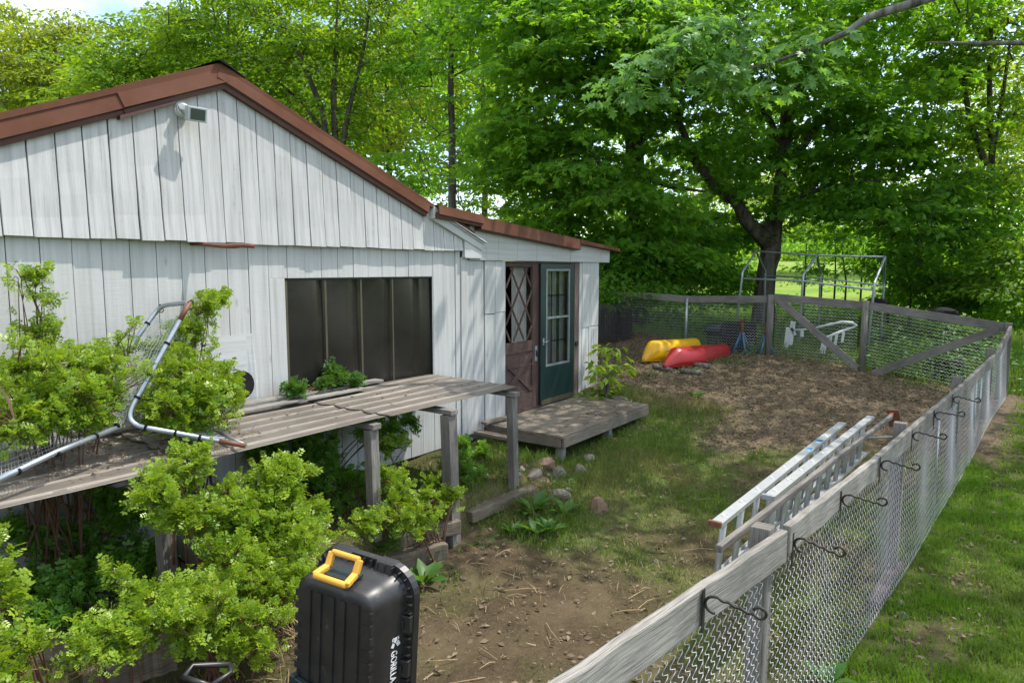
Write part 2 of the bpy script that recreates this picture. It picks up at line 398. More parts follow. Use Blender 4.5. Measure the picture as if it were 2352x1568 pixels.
# ------------------------------------------------------------------ camera, sun, sky
cam = bpy.data.cameras.new('camera'); co = bpy.data.objects.new('camera', cam); COL.objects.link(co)
cam.sensor_width = 36; cam.lens = 36 * FL / 2352; cam.clip_end = 2000; cam.clip_start = .05
co.location = (0, 0, ZC)
fwd = Vector((FW[0] * math.cos(PITCH), FW[1] * math.cos(PITCH), -math.sin(PITCH)))
co.rotation_euler = fwd.to_track_quat('-Z', 'Y').to_euler(); scene.camera = co
SUN = Vector((.42, -.34, 1.0)).normalized()
sl = bpy.data.lights.new('sun', 'SUN'); so = bpy.data.objects.new('sun', sl); COL.objects.link(so)
sl.energy = 2.4; sl.angle = R(.55); sl.color = (1, .955, .88); so.rotation_euler = (-SUN).to_track_quat('-Z', 'Y').to_euler()
w = bpy.data.worlds.new('World'); scene.world = w; w.use_nodes = True; nt = w.node_tree
sky = nt.nodes.new('ShaderNodeTexSky'); sky.sky_type = 'NISHITA'; sky.sun_disc = False
sky.sun_elevation = math.asin(SUN.z); sky.sun_rotation = math.atan2(SUN.x, SUN.y)
sky.air_density = 1.0; sky.dust_density = 1.0; sky.ozone_density = 1.2
bg = nt.nodes['Background']; bg.inputs['Strength'].default_value = .15
# broken fair-weather cloud, brightened and massed high up to add neutral fill light
tc = nt.nodes.new('ShaderNodeTexCoord'); mp = nt.nodes.new('ShaderNodeMapping'); mp.inputs['Scale'].default_value = (1, 1, 2.6); nt.links.new(tc.outputs['Generated'], mp.inputs['Vector'])
cn = nt.nodes.new('ShaderNodeTexNoise'); cn.inputs['Scale'].default_value = 2.3; cn.inputs['Detail'].default_value = 7; cn.inputs['Roughness'].default_value = .58; nt.links.new(mp.outputs[0], cn.inputs['Vector'])
cr = nt.nodes.new('ShaderNodeValToRGB'); cr.color_ramp.elements[0].position = .43; cr.color_ramp.elements[1].position = .62; nt.links.new(cn.outputs['Fac'], cr.inputs[0])
cm = nt.nodes.new('ShaderNodeMix'); cm.data_type = 'RGBA'; sp = nt.nodes.new('ShaderNodeSeparateXYZ'); nt.links.new(tc.outputs['Generated'], sp.inputs[0]); mr = nt.nodes.new('ShaderNodeMapRange'); mr.inputs['From Min'].default_value = .22; mr.inputs['From Max'].default_value = .55; mr.inputs['To Min'].default_value = .22; nt.links.new(sp.outputs['Z'], mr.inputs['Value'])
mu = nt.nodes.new('ShaderNodeMath'); mu.operation = 'MULTIPLY'; nt.links.new(cr.outputs[0], mu.inputs[0]); nt.links.new(mr.outputs[0], mu.inputs[1]); nt.links.new(mu.outputs[0], cm.inputs['Factor']); nt.links.new(sky.outputs[0], cm.inputs[6]); cm.inputs[7].default_value = (8.0, 7.85, 7.6, 1)
nt.links.new(cm.outputs[2], bg.inputs['Color'])
scene.view_settings.view_transform = 'Standard'; scene.view_settings.look = 'None'
scene.view_settings.exposure = 1.24; scene.view_settings.gamma = 1.0; scene.view_settings.use_curve_mapping = False
scene.cycles.max_bounces = 8; scene.cycles.transparent_max_bounces = 16; scene.cycles.diffuse_bounces = 5; scene.cycles.transmission_bounces = 6
scene.cycles.use_denoising = True
scene.cycles.sample_clamp_indirect = 6.0

# ------------------------------------------------------------------ ground: one sheet to the horizon
def axis(lo, hi, step, far_lo, far_hi):
    a = list(np.arange(lo, hi + 1e-6, step)); s = step
    x = hi
    while x < far_hi: s *= 1.25; x += s; a.append(x)
    x = lo; s = step
    while x > far_lo: s *= 1.25; x -= s; a.insert(0, x)
    return np.array(a)
gx = axis(0, 17, .075, -400, 500); gy = axis(-5, 9, .075, -400, 500)
GX, GY = np.meshgrid(gx, gy, indexing='ij')
def vnoise(X, Y, s, seed=0):
    """cheap value noise, 0..1"""
    g = np.random.default_rng(100 + seed).random((256, 256)); x = X * s + 1000.5; y = Y * s + 1000.5
    xi = np.floor(x).astype(int); yi = np.floor(y).astype(int); fx = sst(x - xi); fy = sst(y - yi)
    a = g[xi % 256, yi % 256]; b = g[(xi + 1) % 256, yi % 256]; c = g[xi % 256, (yi + 1) % 256]; d = g[(xi + 1) % 256, (yi + 1) % 256]
    return (a * (1 - fx) + b * fx) * (1 - fy) + (c * (1 - fx) + d * fx) * fy
def fbm(X, Y, s, seed=0): return (vnoise(X, Y, s, seed) + .5 * vnoise(X, Y, s * 2.1, seed + 1) + .25 * vnoise(X, Y, s * 4.3, seed + 2)) / 1.75
def fence_y(X):
    X = np.asarray(X, float); return .85 - .087 * (X - 3.32) - .055 * np.minimum(0, X - 3.32)
def zones(X, Y):
    """grass cover and leaf-litter cover, 0..1, of the ground"""
    X = np.asarray(X, float); Y = np.asarray(Y, float)
    n1 = fbm(X, Y, .55, 3); n2 = fbm(X, Y, 1.6, 9); fy = fence_y(X)
    lawn = sst((fy - Y - .15) / .6) 
    bare = np.exp(-((fy - Y - .42) / .30) ** 2) * sst((n1 - .5) / .2) * .6 * sst((10.5 - X) / 2)
    litter = sst((X - 9.0 - 1.1 * (n1 - .5) * 4 + .28 * (Y - 2)) / 1.6) * sst((15.6 - X) / .6) * (1 - lawn)
    mid = sst((X - 3.9 - .25 * (Y - 2) + (n1 - .5) * 3) / 1.1) * sst((10.3 - X + (n1 - .5) * 2) / 1.3)
    yard = mid * (.22 + .78 * sst((n2 - .28) / .30)) * (1 - .55 * np.exp(-((Y - 1.9 + .5 * (n1 - .5)) / .75) ** 2)) + .16 * sst((n2 - .52) / .1)
    deckside = np.exp(-((Y - 3.75) / .7) ** 2) * sst((X - 4.8) / .8) * sst((10.8 - X) / 1)
    g = np.maximum(yard, .9 * deckside)
    g = np.where(X > 14.9, 1.0, g * (1 - .7 * litter))
    g = np.maximum(g * (1 - lawn), lawn * (1 - bare) * (.75 + .25 * sst((n2 - .3) / .2)))
    g = np.where((Y > 4.05) & (X < 6.8), .35, g)
    g = np.where(Y > 10.5, np.maximum(g, .8), g)
    return np.clip(g, 0, 1), np.clip(litter, 0, 1)
Z = terrain(GX, GY)
near = ((GX > -1) & (GX < 18) & (GY > -6) & (GY < 10))
Z = Z + near * ((fbm(GX, GY, 3.0, 21) - .5) * .035 + (vnoise(GX, GY, 11.0, 31) - .5) * .012)
nx, ny = GX.shape
V = np.stack([GX, GY, Z], -1).reshape(-1, 3)
i0 = (np.arange(nx - 1)[:, None] * ny + np.arange(ny - 1)[None, :]).ravel()
F3 = np.concatenate([np.stack([i0, i0 + ny, i0 + ny + 1], 1), np.stack([i0, i0 + ny + 1, i0 + 1], 1)])
me = fast_mesh('ground', V, F3)
g, l = zones(GX.ravel(), GY.ravel())
for nm, arr in (('grassy', g), ('litter', l)):
    a = me.attributes.new(nm, 'FLOAT', 'POINT'); a.data.foreach_set('value', arr.astype(np.float32))
me.polygons.foreach_set('use_smooth', np.ones(len(F3), bool))
t = NT('soil_and_turf'); oc = t.coord('Object')
n1 = t.noise(oc, 2.2, 6, .65); n2 = t.noise(oc, 34, 5, .75); n3 = t.noise(oc, 120, 3, .7)
dirt = t.ramp(n1, [(.34, (.046, .033, .019)), (.5, (.074, .054, .031)), (.66, (.115, .085, .050))])
dirt = t.mix(t.ramp(n2, [(.45, (0, 0, 0)), (.66, (.6, .6, .6))]), dirt, (.120, .092, .058))
dirt = t.mix(t.ramp(n3, [(.60, (0, 0, 0)), (.68, (.75, .75, .75))]), dirt, (.20, .16, .105))
lit = t.ramp(n2, [(.35, (.074, .054, .034)), (.5, (.128, .096, .062)), (.62, (.205, .160, .110))])
c = t.mix(t.n('ShaderNodeAttribute', attribute_name='litter').outputs['Fac'], dirt, lit)
gr = t.ramp(n2, [(.35, (.035, .075, .010)), (.5, (.075, .125, .022)), (.65, (.13, .15, .045))])
gm = t.n('ShaderNodeMath', operation='MULTIPLY'); t.l(t.n('ShaderNodeAttribute', attribute_name='grassy').outputs['Fac'], gm.inputs[0]); gm.inputs[1].default_value = .8
c = t.mix(gm.outputs[0], c, gr)
t.pbr(c, .95, 0, t.bump(t.mix(.5, n2, n3), .9, .02), .1)
ground = link('ground', me, t.m); tag(ground, kind='structure')

# sunny hayfield beyond the trees: a sheet lying a few mm above the ground
fx = np.concatenate([np.arange(27, 60, 1.5), np.arange(60, 200, 10)]); fyv = np.concatenate([np.arange(-30, 60, 1.5)])
FX, FY = np.meshgrid(fx, fyv, indexing='ij'); FZ = terrain(FX, FY) + .03
n = FY.shape[1]; i0 = (np.arange(FX.shape[0] - 1)[:, None] * n + np.arange(n - 1)[None, :]).ravel()
me = fast_mesh('hayfield', np.stack([FX, FY, FZ], -1).reshape(-1, 3), np.concatenate([np.stack([i0, i0 + n, i0 + n + 1], 1), np.stack([i0, i0 + n + 1, i0 + 1], 1)]))
t = NT('field_grass'); oc = t.coord('Object'); a = t.noise(oc, .35, 5, .6); b = t.noise(oc, 6, 5, .7)
c = t.ramp(a, [(.35, (.12, .22, .03)), (.55, (.19, .27, .045)), (.7, (.28, .27, .09))]); c = t.mix(t.ramp(b, [(.4, (0, 0, 0)), (.7, (.5, .5, .5))]), c, (.10, .17, .03))
t.pbr(c, .95, 0, t.bump(b, .8, .05), .1)
tag(link('field', me, t.m), kind='structure')
# ------------------------------------------------------------------ the white shed with its lean-to
W = 5.4
SH = thing('shed', 'white board shed with brown metal roof edge, dark plastic window and lean-to doorway', 'shed', (3.3, W, .4))
RX, RZ, SL, SLL = 3.32, 4.225, .367, .43          # ridge, slopes right and left
def rake(x): return RZ - (x - RX) * SL if x >= RX else RZ - (RX - x) * SLL
LW = -1.6                                           # left end of the building
# lower wall boards (window opening left free)
mb = MB(); x = 1.76 - .2 * 17
WX0, WX1, WZ0, WZ1 = 3.93, 5.945, 1.28, 2.47
k = 0
while x < 6.44:
    x1 = min(x + .2, 6.45); off = random.uniform(-.004, .004) + (.002 if k % 2 else 0)
    segs = [(.40, 2.86)]
    if x1 > WX0 + .01 and x < WX1 - .01: segs = [(.40, WZ0), (WZ1, 2.86)]
    xa, xb = x + .0024, x1 - .0024
    if len(segs) == 2 and x < WX0 < x1: mb.box(x + .0035, WX0, W + off, W + .022 + off, WZ0, WZ1, 'z')
    if len(segs) == 2 and x < WX1 < x1: mb.box(WX1, x1 - .0035, W + off, W + .022 + off, WZ0, WZ1, 'z')
    for (z0, z1) in segs:
        mb.box(xa, xb, W + off, W + .022 + off, z0, z1, 'z')
    x += .2; k += 1
wall = mb.build('wall', M['white_siding'], SH, .003)
# dark shell behind the boards, side walls, back wall
mb = MB(); mb.box(LW, WX0, W + .03, W + .09, .38, 2.9); mb.box(WX0, WX1, W + .05, W + .09, .38, WZ0 - .0); mb.box(WX0, WX1, W + .05, W + .09, WZ1, 2.9)
mb.box(WX0, WX1, W + .12, W + .16, WZ0, WZ1); mb.box(WX1, 7.37, W + .03, W + .09, .38, 2.9)
mb.box(9.36, 9.97, W + .03, W + .09, .38, 2.75)
mb.box(LW, LW + .06, W + .09, 12, .38, 2.3); mb.box(9.93, 9.99, W + .09, 12, .38, 2.70); mb.box(LW, 9.99, 12, 12.08, .38, 2.7)
mb.box(LW + .06, 9.93, W + .1, 12, .38, .50)
gp = [(LW, W + .03, rake(LW) - .06), (LW, W + .03, 2.9), (6.7, W + .03, 2.9), (6.4, W + .03, rake(6.4) - .06), (RX, W + .03, RZ - .06)]
mb.prism(gp[::-1], (0, .05, 0)); mb.prism([(p[0], 12.09, p[2]) for p in gp][::-1], (0, .05, 0))
mb.prism([(6.0, W + .03, 2.9), (9.97, W + .03, 2.71), (9.97, W + .03, 2.86), (6.0, W + .03, 3.16)], (0, .05, 0))
mb.build('shell', M['shell_grey'], SH)
# gable boards, each with a slightly different set-off so that the lower edge is uneven
mb = MB(); x = 1.735 - .175 * 19; k = 0
while x < 6.42:
    x1 = min(x + .175, 6.45); xa, xb = x + .004, x1 - .004
    if xb - xa > .02:
        prot = .060 + .035 * math.exp(-((x - 2.85) / .55) ** 2) + .018 * math.exp(-((x - 4.3) / .3) ** 2) + random.uniform(-.004, .006)
        zt0, zt1 = rake(xa) - .05, rake(xb) - .05; zm = max(zt0, zt1)
        zb = 2.772 + random.uniform(-.006, .006)
        y0b, y0t = W - prot, W - .036 + random.uniform(-.004, .004)
        b = len(mb.v); th = .022; uo = random.random() * 40; vo = random.random() * 40
        n = 6; zsa = [zb + (zt0 - zb) * i / n for i in range(n + 1)]; zsb = [zb + random.uniform(-.004, .004) * (i == 0) + (zt1 - zb) * i / n for i in range(n + 1)]
        for i in range(n + 1):
            f = i / n; y = y0b + (y0t - y0b) * f ** .7 + (random.uniform(-.0025, .0025) if 0 < i < n else 0)
            mb.v += [(xa, y, zsa[i]), (xb, y + random.uniform(-.001, .001), zsb[i]), (xb, y + th, zsb[i]), (xa, y + th, zsa[i])]
        for i in range(n):
            for e, (p, q, wdt) in enumerate(((0, 1, .165), (1, 2, .02), (2, 3, .165), (3, 0, .02))):
                a = b + 4 * i
                u0 = uo + zsa[i]; u1 = uo + zsa[i + 1]
                mb.face([a + p, a + q, a + q + 4, a + p + 4], [(u0, vo), (u0, vo + wdt), (u1, vo + wdt), (u1, vo)])
        mb.face([b + 3, b + 2, b + 1, b], [(uo, vo)] * 4); a = b + 4 * n; mb.face([a, a + 1, a + 2, a + 3], [(uo, vo)] * 4)
    x += .175; k += 1
mb.build('gable', M['white_gable'], SH, .003)
# roofs
mb = MB(); nL = Vector((-SLL, 0, 1)).normalized()
for (xa, xb) in ((LW - .3, RX), (RX, 6.62)):
    za, zb = rake(xa), rake(xb)
    mb.prism([(xa, 5.30, za - .045), (xb, 5.30, zb - .045), (xb, 5.30, zb), (xa, 5.30, za)], (0, 7.0, 0))
roof = mb.build('roof', M['brown_metal'], SH)
LZ = lambda x: 3.262 - (x - 5.87) * .0785
mb = MB(); mb.prism([(5.9, 5.305, LZ(5.9) - .05), (10.42, 5.305, LZ(10.42) - .04), (10.42, 5.305, LZ(10.42) - .005), (5.9, 5.305, LZ(5.9) - .005)], (0, 7.0, 0)); mb.build('lean_to_roof', M['brown_metal'], SH)
# ridge cap shingles
mb = MB(); mb.prism([(RX - .03, 5.26, RZ + .018), (RX + .22, 5.30, rake(RX + .22) + .010), (RX + .22, 5.30, rake(RX + .22) + .02), (RX, 5.27, RZ + .024), (RX - .05, 5.26, RZ + .01)], (0, 6.9, 0)); mb.build('ridge_cap', M['dark_junk'], roof)
# rake trim: folded metal, face plus dark return underneath
def trim_piece(name, p0, p1, face, dep, y0, parent=SH, m1='brown_metal', y_front=5.288):
    d = (Vector(p1) - Vector(p0)); mb = MB()
    up = Vector((-d.z, 0, d.x)).normalized() * (1 if d.x > 0 else -1)
    def pr(y, s): return Vector((p0[0], y, p0[2])) + up * s
    mb.prism([pr(y_front + .02, 0), pr(y_front, -face), pr(y_front + .006, -face), pr(y_front + .018, -.004), pr(5.335, -.004), pr(5.335, .0)], d)
    o = mb.build(name, M[m1], parent)
    mb = MB(); mb.prism([pr(y_front + .002, -face), pr(y_front + .028, -face - .012), pr(y_front + .034, -face - dep), pr(W - .03, -face - dep), pr(W - .03, -face + .02), pr(y_front + .03, -face + .02)], d)
    mb.build('trim_return', M['brown_dark'], o); return o
trim_piece('rake_trim', (LW - .3, 0, rake(LW - .3)), (2.50, 0, rake(2.5)), .148, .045, 0, y_front=5.296)
trim_piece('rake_trim', (2.47, 0, rake(2.47) + .006), (RX, 0, RZ + .006), .150, .045, 0, y_front=5.286)
trim_piece('rake_trim', (RX, 0, RZ + .006), (5.83, 0, rake(5.83) + .006), .132, .045, 0, y_front=5.286)
mb = MB(); mb.prism([(2.50, 5.30, rake(2.5) - .205), (2.93, 5.30, rake(2.93) - .205), (2.93, 5.30, rake(2.93) - .22), (2.50, 5.30, rake(2.5) - .235)], (0, .05, 0)); mb.build('loose_flashing', M['brown_dark'], SH)
trim_piece('rake_trim', (5.90, 0, LZ(5.9) + .022), (6.72, 0, LZ(6.72) + .020), .105, .038, 0, y_front=5.225)
trim_piece('rake_trim', (6.70, 0, LZ(6.7) + .005), (9.15, 0, LZ(9.15) + .005), .155, .012, 0, y_front=5.25)
mb = MB(); mb.prism([(9.15, 5.25, LZ(9.15)), (10.45, 5.25, LZ(10.45) - .005), (10.45, 5.25, LZ(10.45) - .05), (9.15, 5.25, LZ(9.15) - .06)], (0, .055, 0)); mb.build('rake_trim', M['brown_metal'], SH)
# white sub-fascia of the main gable running down past the lean-to, with its boxed return
mb = MB(); d = Vector((6.80, 0, 2.872)) - Vector((5.86, 0, 3.215))
mb.prism([Vector((5.86, 5.32, 3.215)), Vector((5.86, 5.32, 3.125)), Vector((5.86, 5.375, 3.125)), Vector((5.86, 5.375, 3.215))], d)
mb.prism([Vector((6.02, 5.285, 3.196)), Vector((6.02, 5.285, 3.178)), Vector((6.02, 5.34, 3.178)), Vector((6.02, 5.34, 3.196))], Vector((6.84, 0, 2.895)) - Vector((6.02, 0, 3.194)))
mb.prism([Vector((6.02, 5.30, 3.170)), Vector((6.02, 5.30, 3.158)), Vector((6.02, 5.34, 3.158)), Vector((6.02, 5.34, 3.170))], Vector((6.82, 0, 2.875)) - Vector((6.02, 0, 3.170)))
mb.prism([(6.47, 5.335, 2.705), (6.80, 5.335, 2.705), (6.80, 5.335, 2.79), (6.47, 5.335, 2.905)], (0, .05, 0))
mb.box(6.47, 6.81, 5.327, 5.39, 2.69, 2.703)
mb.prism([(5.87, 5.29, 3.27), (5.96, 5.29, 3.23), (5.95, 5.29, 3.14), (5.86, 5.29, 3.13)], (0, .06, 0))
mb.build('eave_return', M['white_trim'], SH, .002)
# lean-to: corner board, siding, header, all boards
mb = MB()
mb.box(6.455, 6.575, W - .018, W + .02, .44, 2.70, 'z')
for (xa, xb, z0, z1, o) in ((6.585, 6.705, .46, 2.664, 0), (6.712, 6.925, .46, 2.664, .004), (6.935, 7.145, 1.98, 2.664, -.012), (7.152, 7.375, 1.99, 2.664, -.012), (6.935, 7.145, .50, 1.97, -.008), (7.152, 7.375, .50, 1.985, -.009),
                            (None, 0, 0, 0, 0), (9.365, 9.445, .47, 2.664, .0), (9.452, 9.70, 1.63, 2.664, -.006), (9.705, 9.985, 1.64, 2.664, -.006), (9.68, 9.985, .46, 1.63, -.004)):
    if xa is None: mb.build('lean_to_wall', M['white_siding'], SH, .003); mb = MB(); continue
    mb.box(xa, xb, W + o, W + .02 + o, z0, z1, 'z')
for xa, xb, za in ((9.76, 9.77, .47), (9.83, 9.84, .47), (9.91, 9.92, .47)):
    mb.box(xa, xb, W - .017, W - .012, za, 1.6, 'z')
mb.build('lean_to_wall', M['white_siding'], SH, .003)
mb = MB(); mb.box(9.455, 9.665, W - .001, W + .02, .46, 1.625, 'z'); mb.build('bare_board', M['worn_trim'], SH)
mb = MB(); x = 6.6; brk = [6.6, 6.93, 7.2, 7.62, 8.1, 8.5, 9.02, 9.5, 10.0, 10.30]
for xa, xb in zip(brk[:-1], brk[1:]):
    o = random.uniform(-.002, .002)
    mb.prism([(xa + .002, W - .035 + o, 2.668), (xb - .002, W - .035 + o, 2.668), (xb - .002, W - .035 + o, LZ(xb) - .05), (xa + .002, W - .035 + o, LZ(xa) - .05)], (0, .03, 0))
mb.build('header', M['white_siding'], SH, .002)
# window: dark plastic sheet with pale battens
mb = MB(); mb.grid(lambda u, v: (WX0 + .01 + u * (WX1 - WX0 - .02), W + .022 + .020 * math.sin(u * 6.28 * 4.45 + .6) + .006 * math.sin(v * 5 + u * 9) + .01 * v * (1 - v), WZ0 + v * (WZ1 - WZ0 - .01)), 70, 14)
win = mb.build('window', M['black_panel'], SH)
mb = MB()
for xx, ww in ((3.945, .026), (4.40, .022), (4.86, .022), (5.31, .018)):
    mb.box(xx - ww / 2, xx + ww / 2, W + .004, W + .008, WZ0 + .01, WZ1 - .02, 'z')
mb.build('batten', M['olive_strip'], win)
mb = MB(); mb.box(WX0, WX1, W - .002, W + .03, WZ1 - .02, WZ1 - .002); mb.box(WX1 - .02, WX1 - .004, W - .002, W + .03, WZ0, WZ1 - .02, 'z'); mb.build('window_frame', M['dark_junk'], win)
# patched square panel with a round flue hole, torn on the right
mb = MB(); mb.box(3.02, 3.50, W - .012, W - .006, 1.30, 1.985); mb.prism([(3.50, W - .006, 1.30), (3.58, W - .03, 1.28), (3.60, W - .02, 1.60), (3.56, W - .012, 1.99), (3.50, W - .006, 1.985)], (0, .003, 0)); pt_ = mb.build('patch_panel', M['white_trim'], SH)
mb = MB(); mb.tube([(3.40, W - .06, 1.55), (3.40, W + .02, 1.55)], .115, 20); mb.tube([(3.40, W - .075, 1.55), (3.40, W - .055, 1.55)], .125, 20); mb.build('flue_stub', M['dark_junk'], pt_)
# old brown barn door, lattice above, cross brace below
bd = thing('brown_door', None, None); bd.parent = SH; DX0, DX1, DZ0, DZ1 = 7.385, 8.205, .585, 2.64
bd.location = (0, 0, 0); bd.matrix_parent_inverse = Matrix.Identity(4); bd.location = (7.8 - 3.3, 0, .2)
DY = W + .030
mb = MB()
mb.box(DX1 - .145, DX1, DY - .02, DY + .02, DZ0, DZ1, 'z'); mb.box(DX0 - .02, DX0 + .03, DY - .02, DY + .02, DZ0, DZ1, 'z')
mb.box(DX0 + .03, DX1 - .145, DY - .018, DY + .02, 1.40, 1.55); mb.box(DX0 + .03, DX1 - .145, DY - .018, DY + .02, DZ0, .80); mb.box(DX0 + .03, DX1 - .145, DY - .018, DY + .02, DZ1 - .05, DZ1)
mb.box(DX0 + .03, DX1 - .145, DY + .004, DY + .016, .80, 1.20); mb.box(DX0 + .03, DX1 - .145, DY - .0, DY + .016, 1.2, 1.40); mb.box(DX0 + .03, DX1 - .15, DY - .026, DY - .018, 1.20, 1.215)
mb.beam((DX0 + .03, DY - .008, .86), (DX1 - .15, DY - .008, 1.36), .028, .085, up=(0, 0, 1)); mb.beam((DX0 + .03, DY - .004, 1.30), (DX1 - .15, DY - .004, .84), .026, .085)
mb.build('door_panel', M['old_brown_wood'], bd, .003)
mb = MB(); x0, x1, z0, z1 = DX0 + .03, DX1 - .145, 1.55, DZ1 - .05
sx = .33; sz = .50
def clip_line(ax, az, bx, bz):
    pts = []
    for i in range(41):
        f = i / 40; X = ax + (bx - ax) * f; Z_ = az + (bz - az) * f
        if x0 <= X <= x1 and z0 <= Z_ <= z1: pts.append((X, Z_))
    return (pts[0], pts[-1]) if len(pts) > 1 else None
for i in range(-4, 6):
    for s, yy in ((1, 0.0), (-1, .013)):
        c = clip_line(x0 + .16 + sx * i, z0 - .02, x0 + .16 + sx * i + s * 1.2, z0 - .02 + 1.2 * sz / sx)
        if c: mb.beam((c[0][0], DY + yy - .01, c[0][1]), (c[1][0], DY + yy - .01, c[1][1]), .012, .03)
mb.build('lattice', M['old_brown_wood'], bd)
mb = MB(); mb.box(DX1 - .005, DX1 + .004, DY - .024, DY + .015, DZ0, DZ1, 'z'); mb.build('door_edge', M['red_edge'], bd)
mb = MB(); mb.box(DX1 - .085, DX1 - .025, DY - .026, DY - .021, 1.24, 1.46, 'z'); lt = mb.build('latch_plate', M['latch'], bd, .002)
mb = MB(); mb.tube([(DX1 - .055, DY - .036, 1.31), (DX1 - .055, DY - .034, 1.40)], .014, 8); mb.build('keyhole', M['iron'], lt)
# green storm door, standing a little open toward the yard
gd = thing('storm_door', None, None); gd.parent = SH; gd.location = (8.75 - 3.3, 0, .2)
GX0, GX1, GZ0, GZ1 = 8.235, 9.155, .60, 2.635; GYY = W - .005
mb = MB()
mb.box(GX0, GX0 + .12, GYY - .02, GYY + .018, GZ0 + .05, GZ1, 'z'); mb.box(GX1 - .13, GX1, GYY - .02, GYY + .018, GZ0 + .05, GZ1, 'z')
mb.box(GX0 + .12, GX1 - .13, GYY - .02, GYY + .018, 2.56, GZ1); mb.box(GX0 + .12, GX1 - .13, GYY - .02, GYY + .018, GZ0 + .05, 1.13)
mb.box(GX0 - .03, GX0 - .002, GYY - .03, GYY + .01, GZ0, GZ1, 'z')
mb.build('door_panel', M['green_paint'], gd, .003)
mb = MB(); mb.box(GX0, GX1, GYY - .026, GYY + .012, GZ0 - .02, GZ0 + .05); mb.build('kick_strip', M['olive_strip'], gd, .002)
mb = MB(); a0, a1 = GX0 + .12, GX1 - .13
for (xa, xb, za, zb) in ((a0, a0 + .03, 1.13, 2.56), (a1 - .03, a1, 1.13, 2.56)): mb.box(xa, xb, GYY - .027, GYY + .005, za, zb, 'z')
for za in (1.13, 1.83, 2.53): mb.box(a0 + .03, a1 - .03, GYY - .027, GYY + .005, za, za + .03)
wf = mb.build('window_frame', M['muntin_grey'], gd, .002)
mb = MB(); mb.quad([(a0 + .03, GYY - .004, 1.16), (a1 - .03, GYY - .004, 1.16), (a1 - .03, GYY - .004, 2.53), (a0 + .03, GYY - .004, 2.53)]); mb.build('glass', M['pane'], wf)
mb = MB(); bw = (a1 - a0 - .06)
for i in (1, 2): mb.box(a0 + .03 + bw * i / 3 - .008, a0 + .03 + bw * i / 3 + .008, GYY + .028, GYY + .04, 1.16, 2.53, 'z')
for za in (1.49, 2.17): mb.box(a0 + .03, a1 - .03, GYY + .0405, GYY + .05, za - .008, za + .008)
mb.build('muntin', M['green_paint'], wf)
mb = MB(); mb.tube([(GX0 + .06, GYY - .05, 1.50), (GX0 + .06, GYY - .02, 1.50)], .011, 8); mb.tube([(GX0 + .05, GYY - .05, 1.50), (GX0 + .16, GYY - .055, 1.515)], .011, 8); mb.box(GX0 + .04, GX0 + .08, GYY - .024, GYY - .02, 1.46, 1.56, 'z'); mb.build('handle', M['steel'], gd)
mb = MB(); mb.box(9.165, 9.36, W + .0, W + .10, .57, 2.66, 'z'); mb.box(9.20, 9.30, W - .012, W, .57, 2.65, 'z'); mb.box(7.375, 9.2, W + .0, W + .05, 2.645, 2.664); mb.build('door_jamb', M['jamb_wood'], SH, .003)
mb = MB(); mb.box(9.22, 9.30, W - .03, W - .013, 1.36, 1.43); mb.build('strike_plate', M['iron'], SH)
mb = MB(); mb.box(7.38, 9.2, W + .0, W + .12, .52, .585); mb.build('sill', M['old_brown_wood'], SH)
# things seen through the doorway
def curtain(x0, x1, y, z0, z1, label):
    mb = MB(); mb.grid(lambda u, v: (x0 + u * (x1 - x0) * (1 - .22 * v * 0), y + .02 * math.sin(u * 38) * (.4 + .6 * v), z1 - v * (z1 - z0)), 40, 6)
    tag(mb.build('curtain', M['curtain'], None), label, 'curtain')
curtain(7.70, 8.06, W + .12, .9, 2.6, 'pale grey curtain hanging behind the diamond lattice of the brown door')
curtain(8.33, 8.80, W + .075, 1.12, 2.58, 'drab curtain hanging at the left behind the glass of the green door')
curtain(8.86, 9.10, W + .085, 1.10, 2.58, 'drab curtain hanging at the right behind the glass of the green door')
mb = MB(); mb.box(8.3, 9.2, W + .30, W + .33, .5, 2.64, 'z'); mb.build('inner_door', M['curtain'], SH)
mb = MB(); mb.box(7.40, 7.62, W + .25, W + .55, 1.78, 1.80)
for i in range(4): mb.box(7.42 + .004 * i, 7.60 - .006 * i, W + .27, W + .52, 1.803 + i * .022, 1.823 + i * .022)
tag(mb.build('book_stack', M['white_plastic'], None), 'pile of white books seen through the left edge of the door lattice', 'books')

# ------------------------------------------------------------------ flood light under the gable
FLT = thing('flood_light', 'pale grey flood light on round base under the gable peak', 'light', (2.98, W - .06, 3.80))
mb = MB(); mb.tube([(2.99, W - .03, 3.80), (2.99, W - .075, 3.80)], .060, 20); mb.tube([(2.99, W - .075, 3.80), (2.99, W - .09, 3.80)], [.058, .04], 20); mb.build('base', M['white_plastic'], FLT)
mb = MB(); mb.tube([(2.99, W - .085, 3.79), (2.985, W - .13, 3.785), (3.02, W - .165, 3.775)], [.028, .024, .02], 10); mb.tube([(2.965, W - .085, 3.81), (2.955, W - .13, 3.81)], [.02, .024], 10); mb.build('arm', M['lamp_grey'], FLT)
fl_d = Vector((-.15, -1, -.22)).normalized(); A = fl_d.cross(Vector((0, 0, 1))).normalized(); B = A.cross(fl_d)
c0 = Vector((3.035, W - .155, 3.765)); mb = MB(); mb.frame(c0, fl_d, A, B, .075, .074, .056, 1, 0, 1.0); lh = mb.build('housing', M['lamp_grey'], FLT, .006)
mb = MB(); mb.frame(c0 + fl_d * .0755, fl_d, A, B, .004, .056, .041); mb.build('glass', M['lamp_glass'], lh)
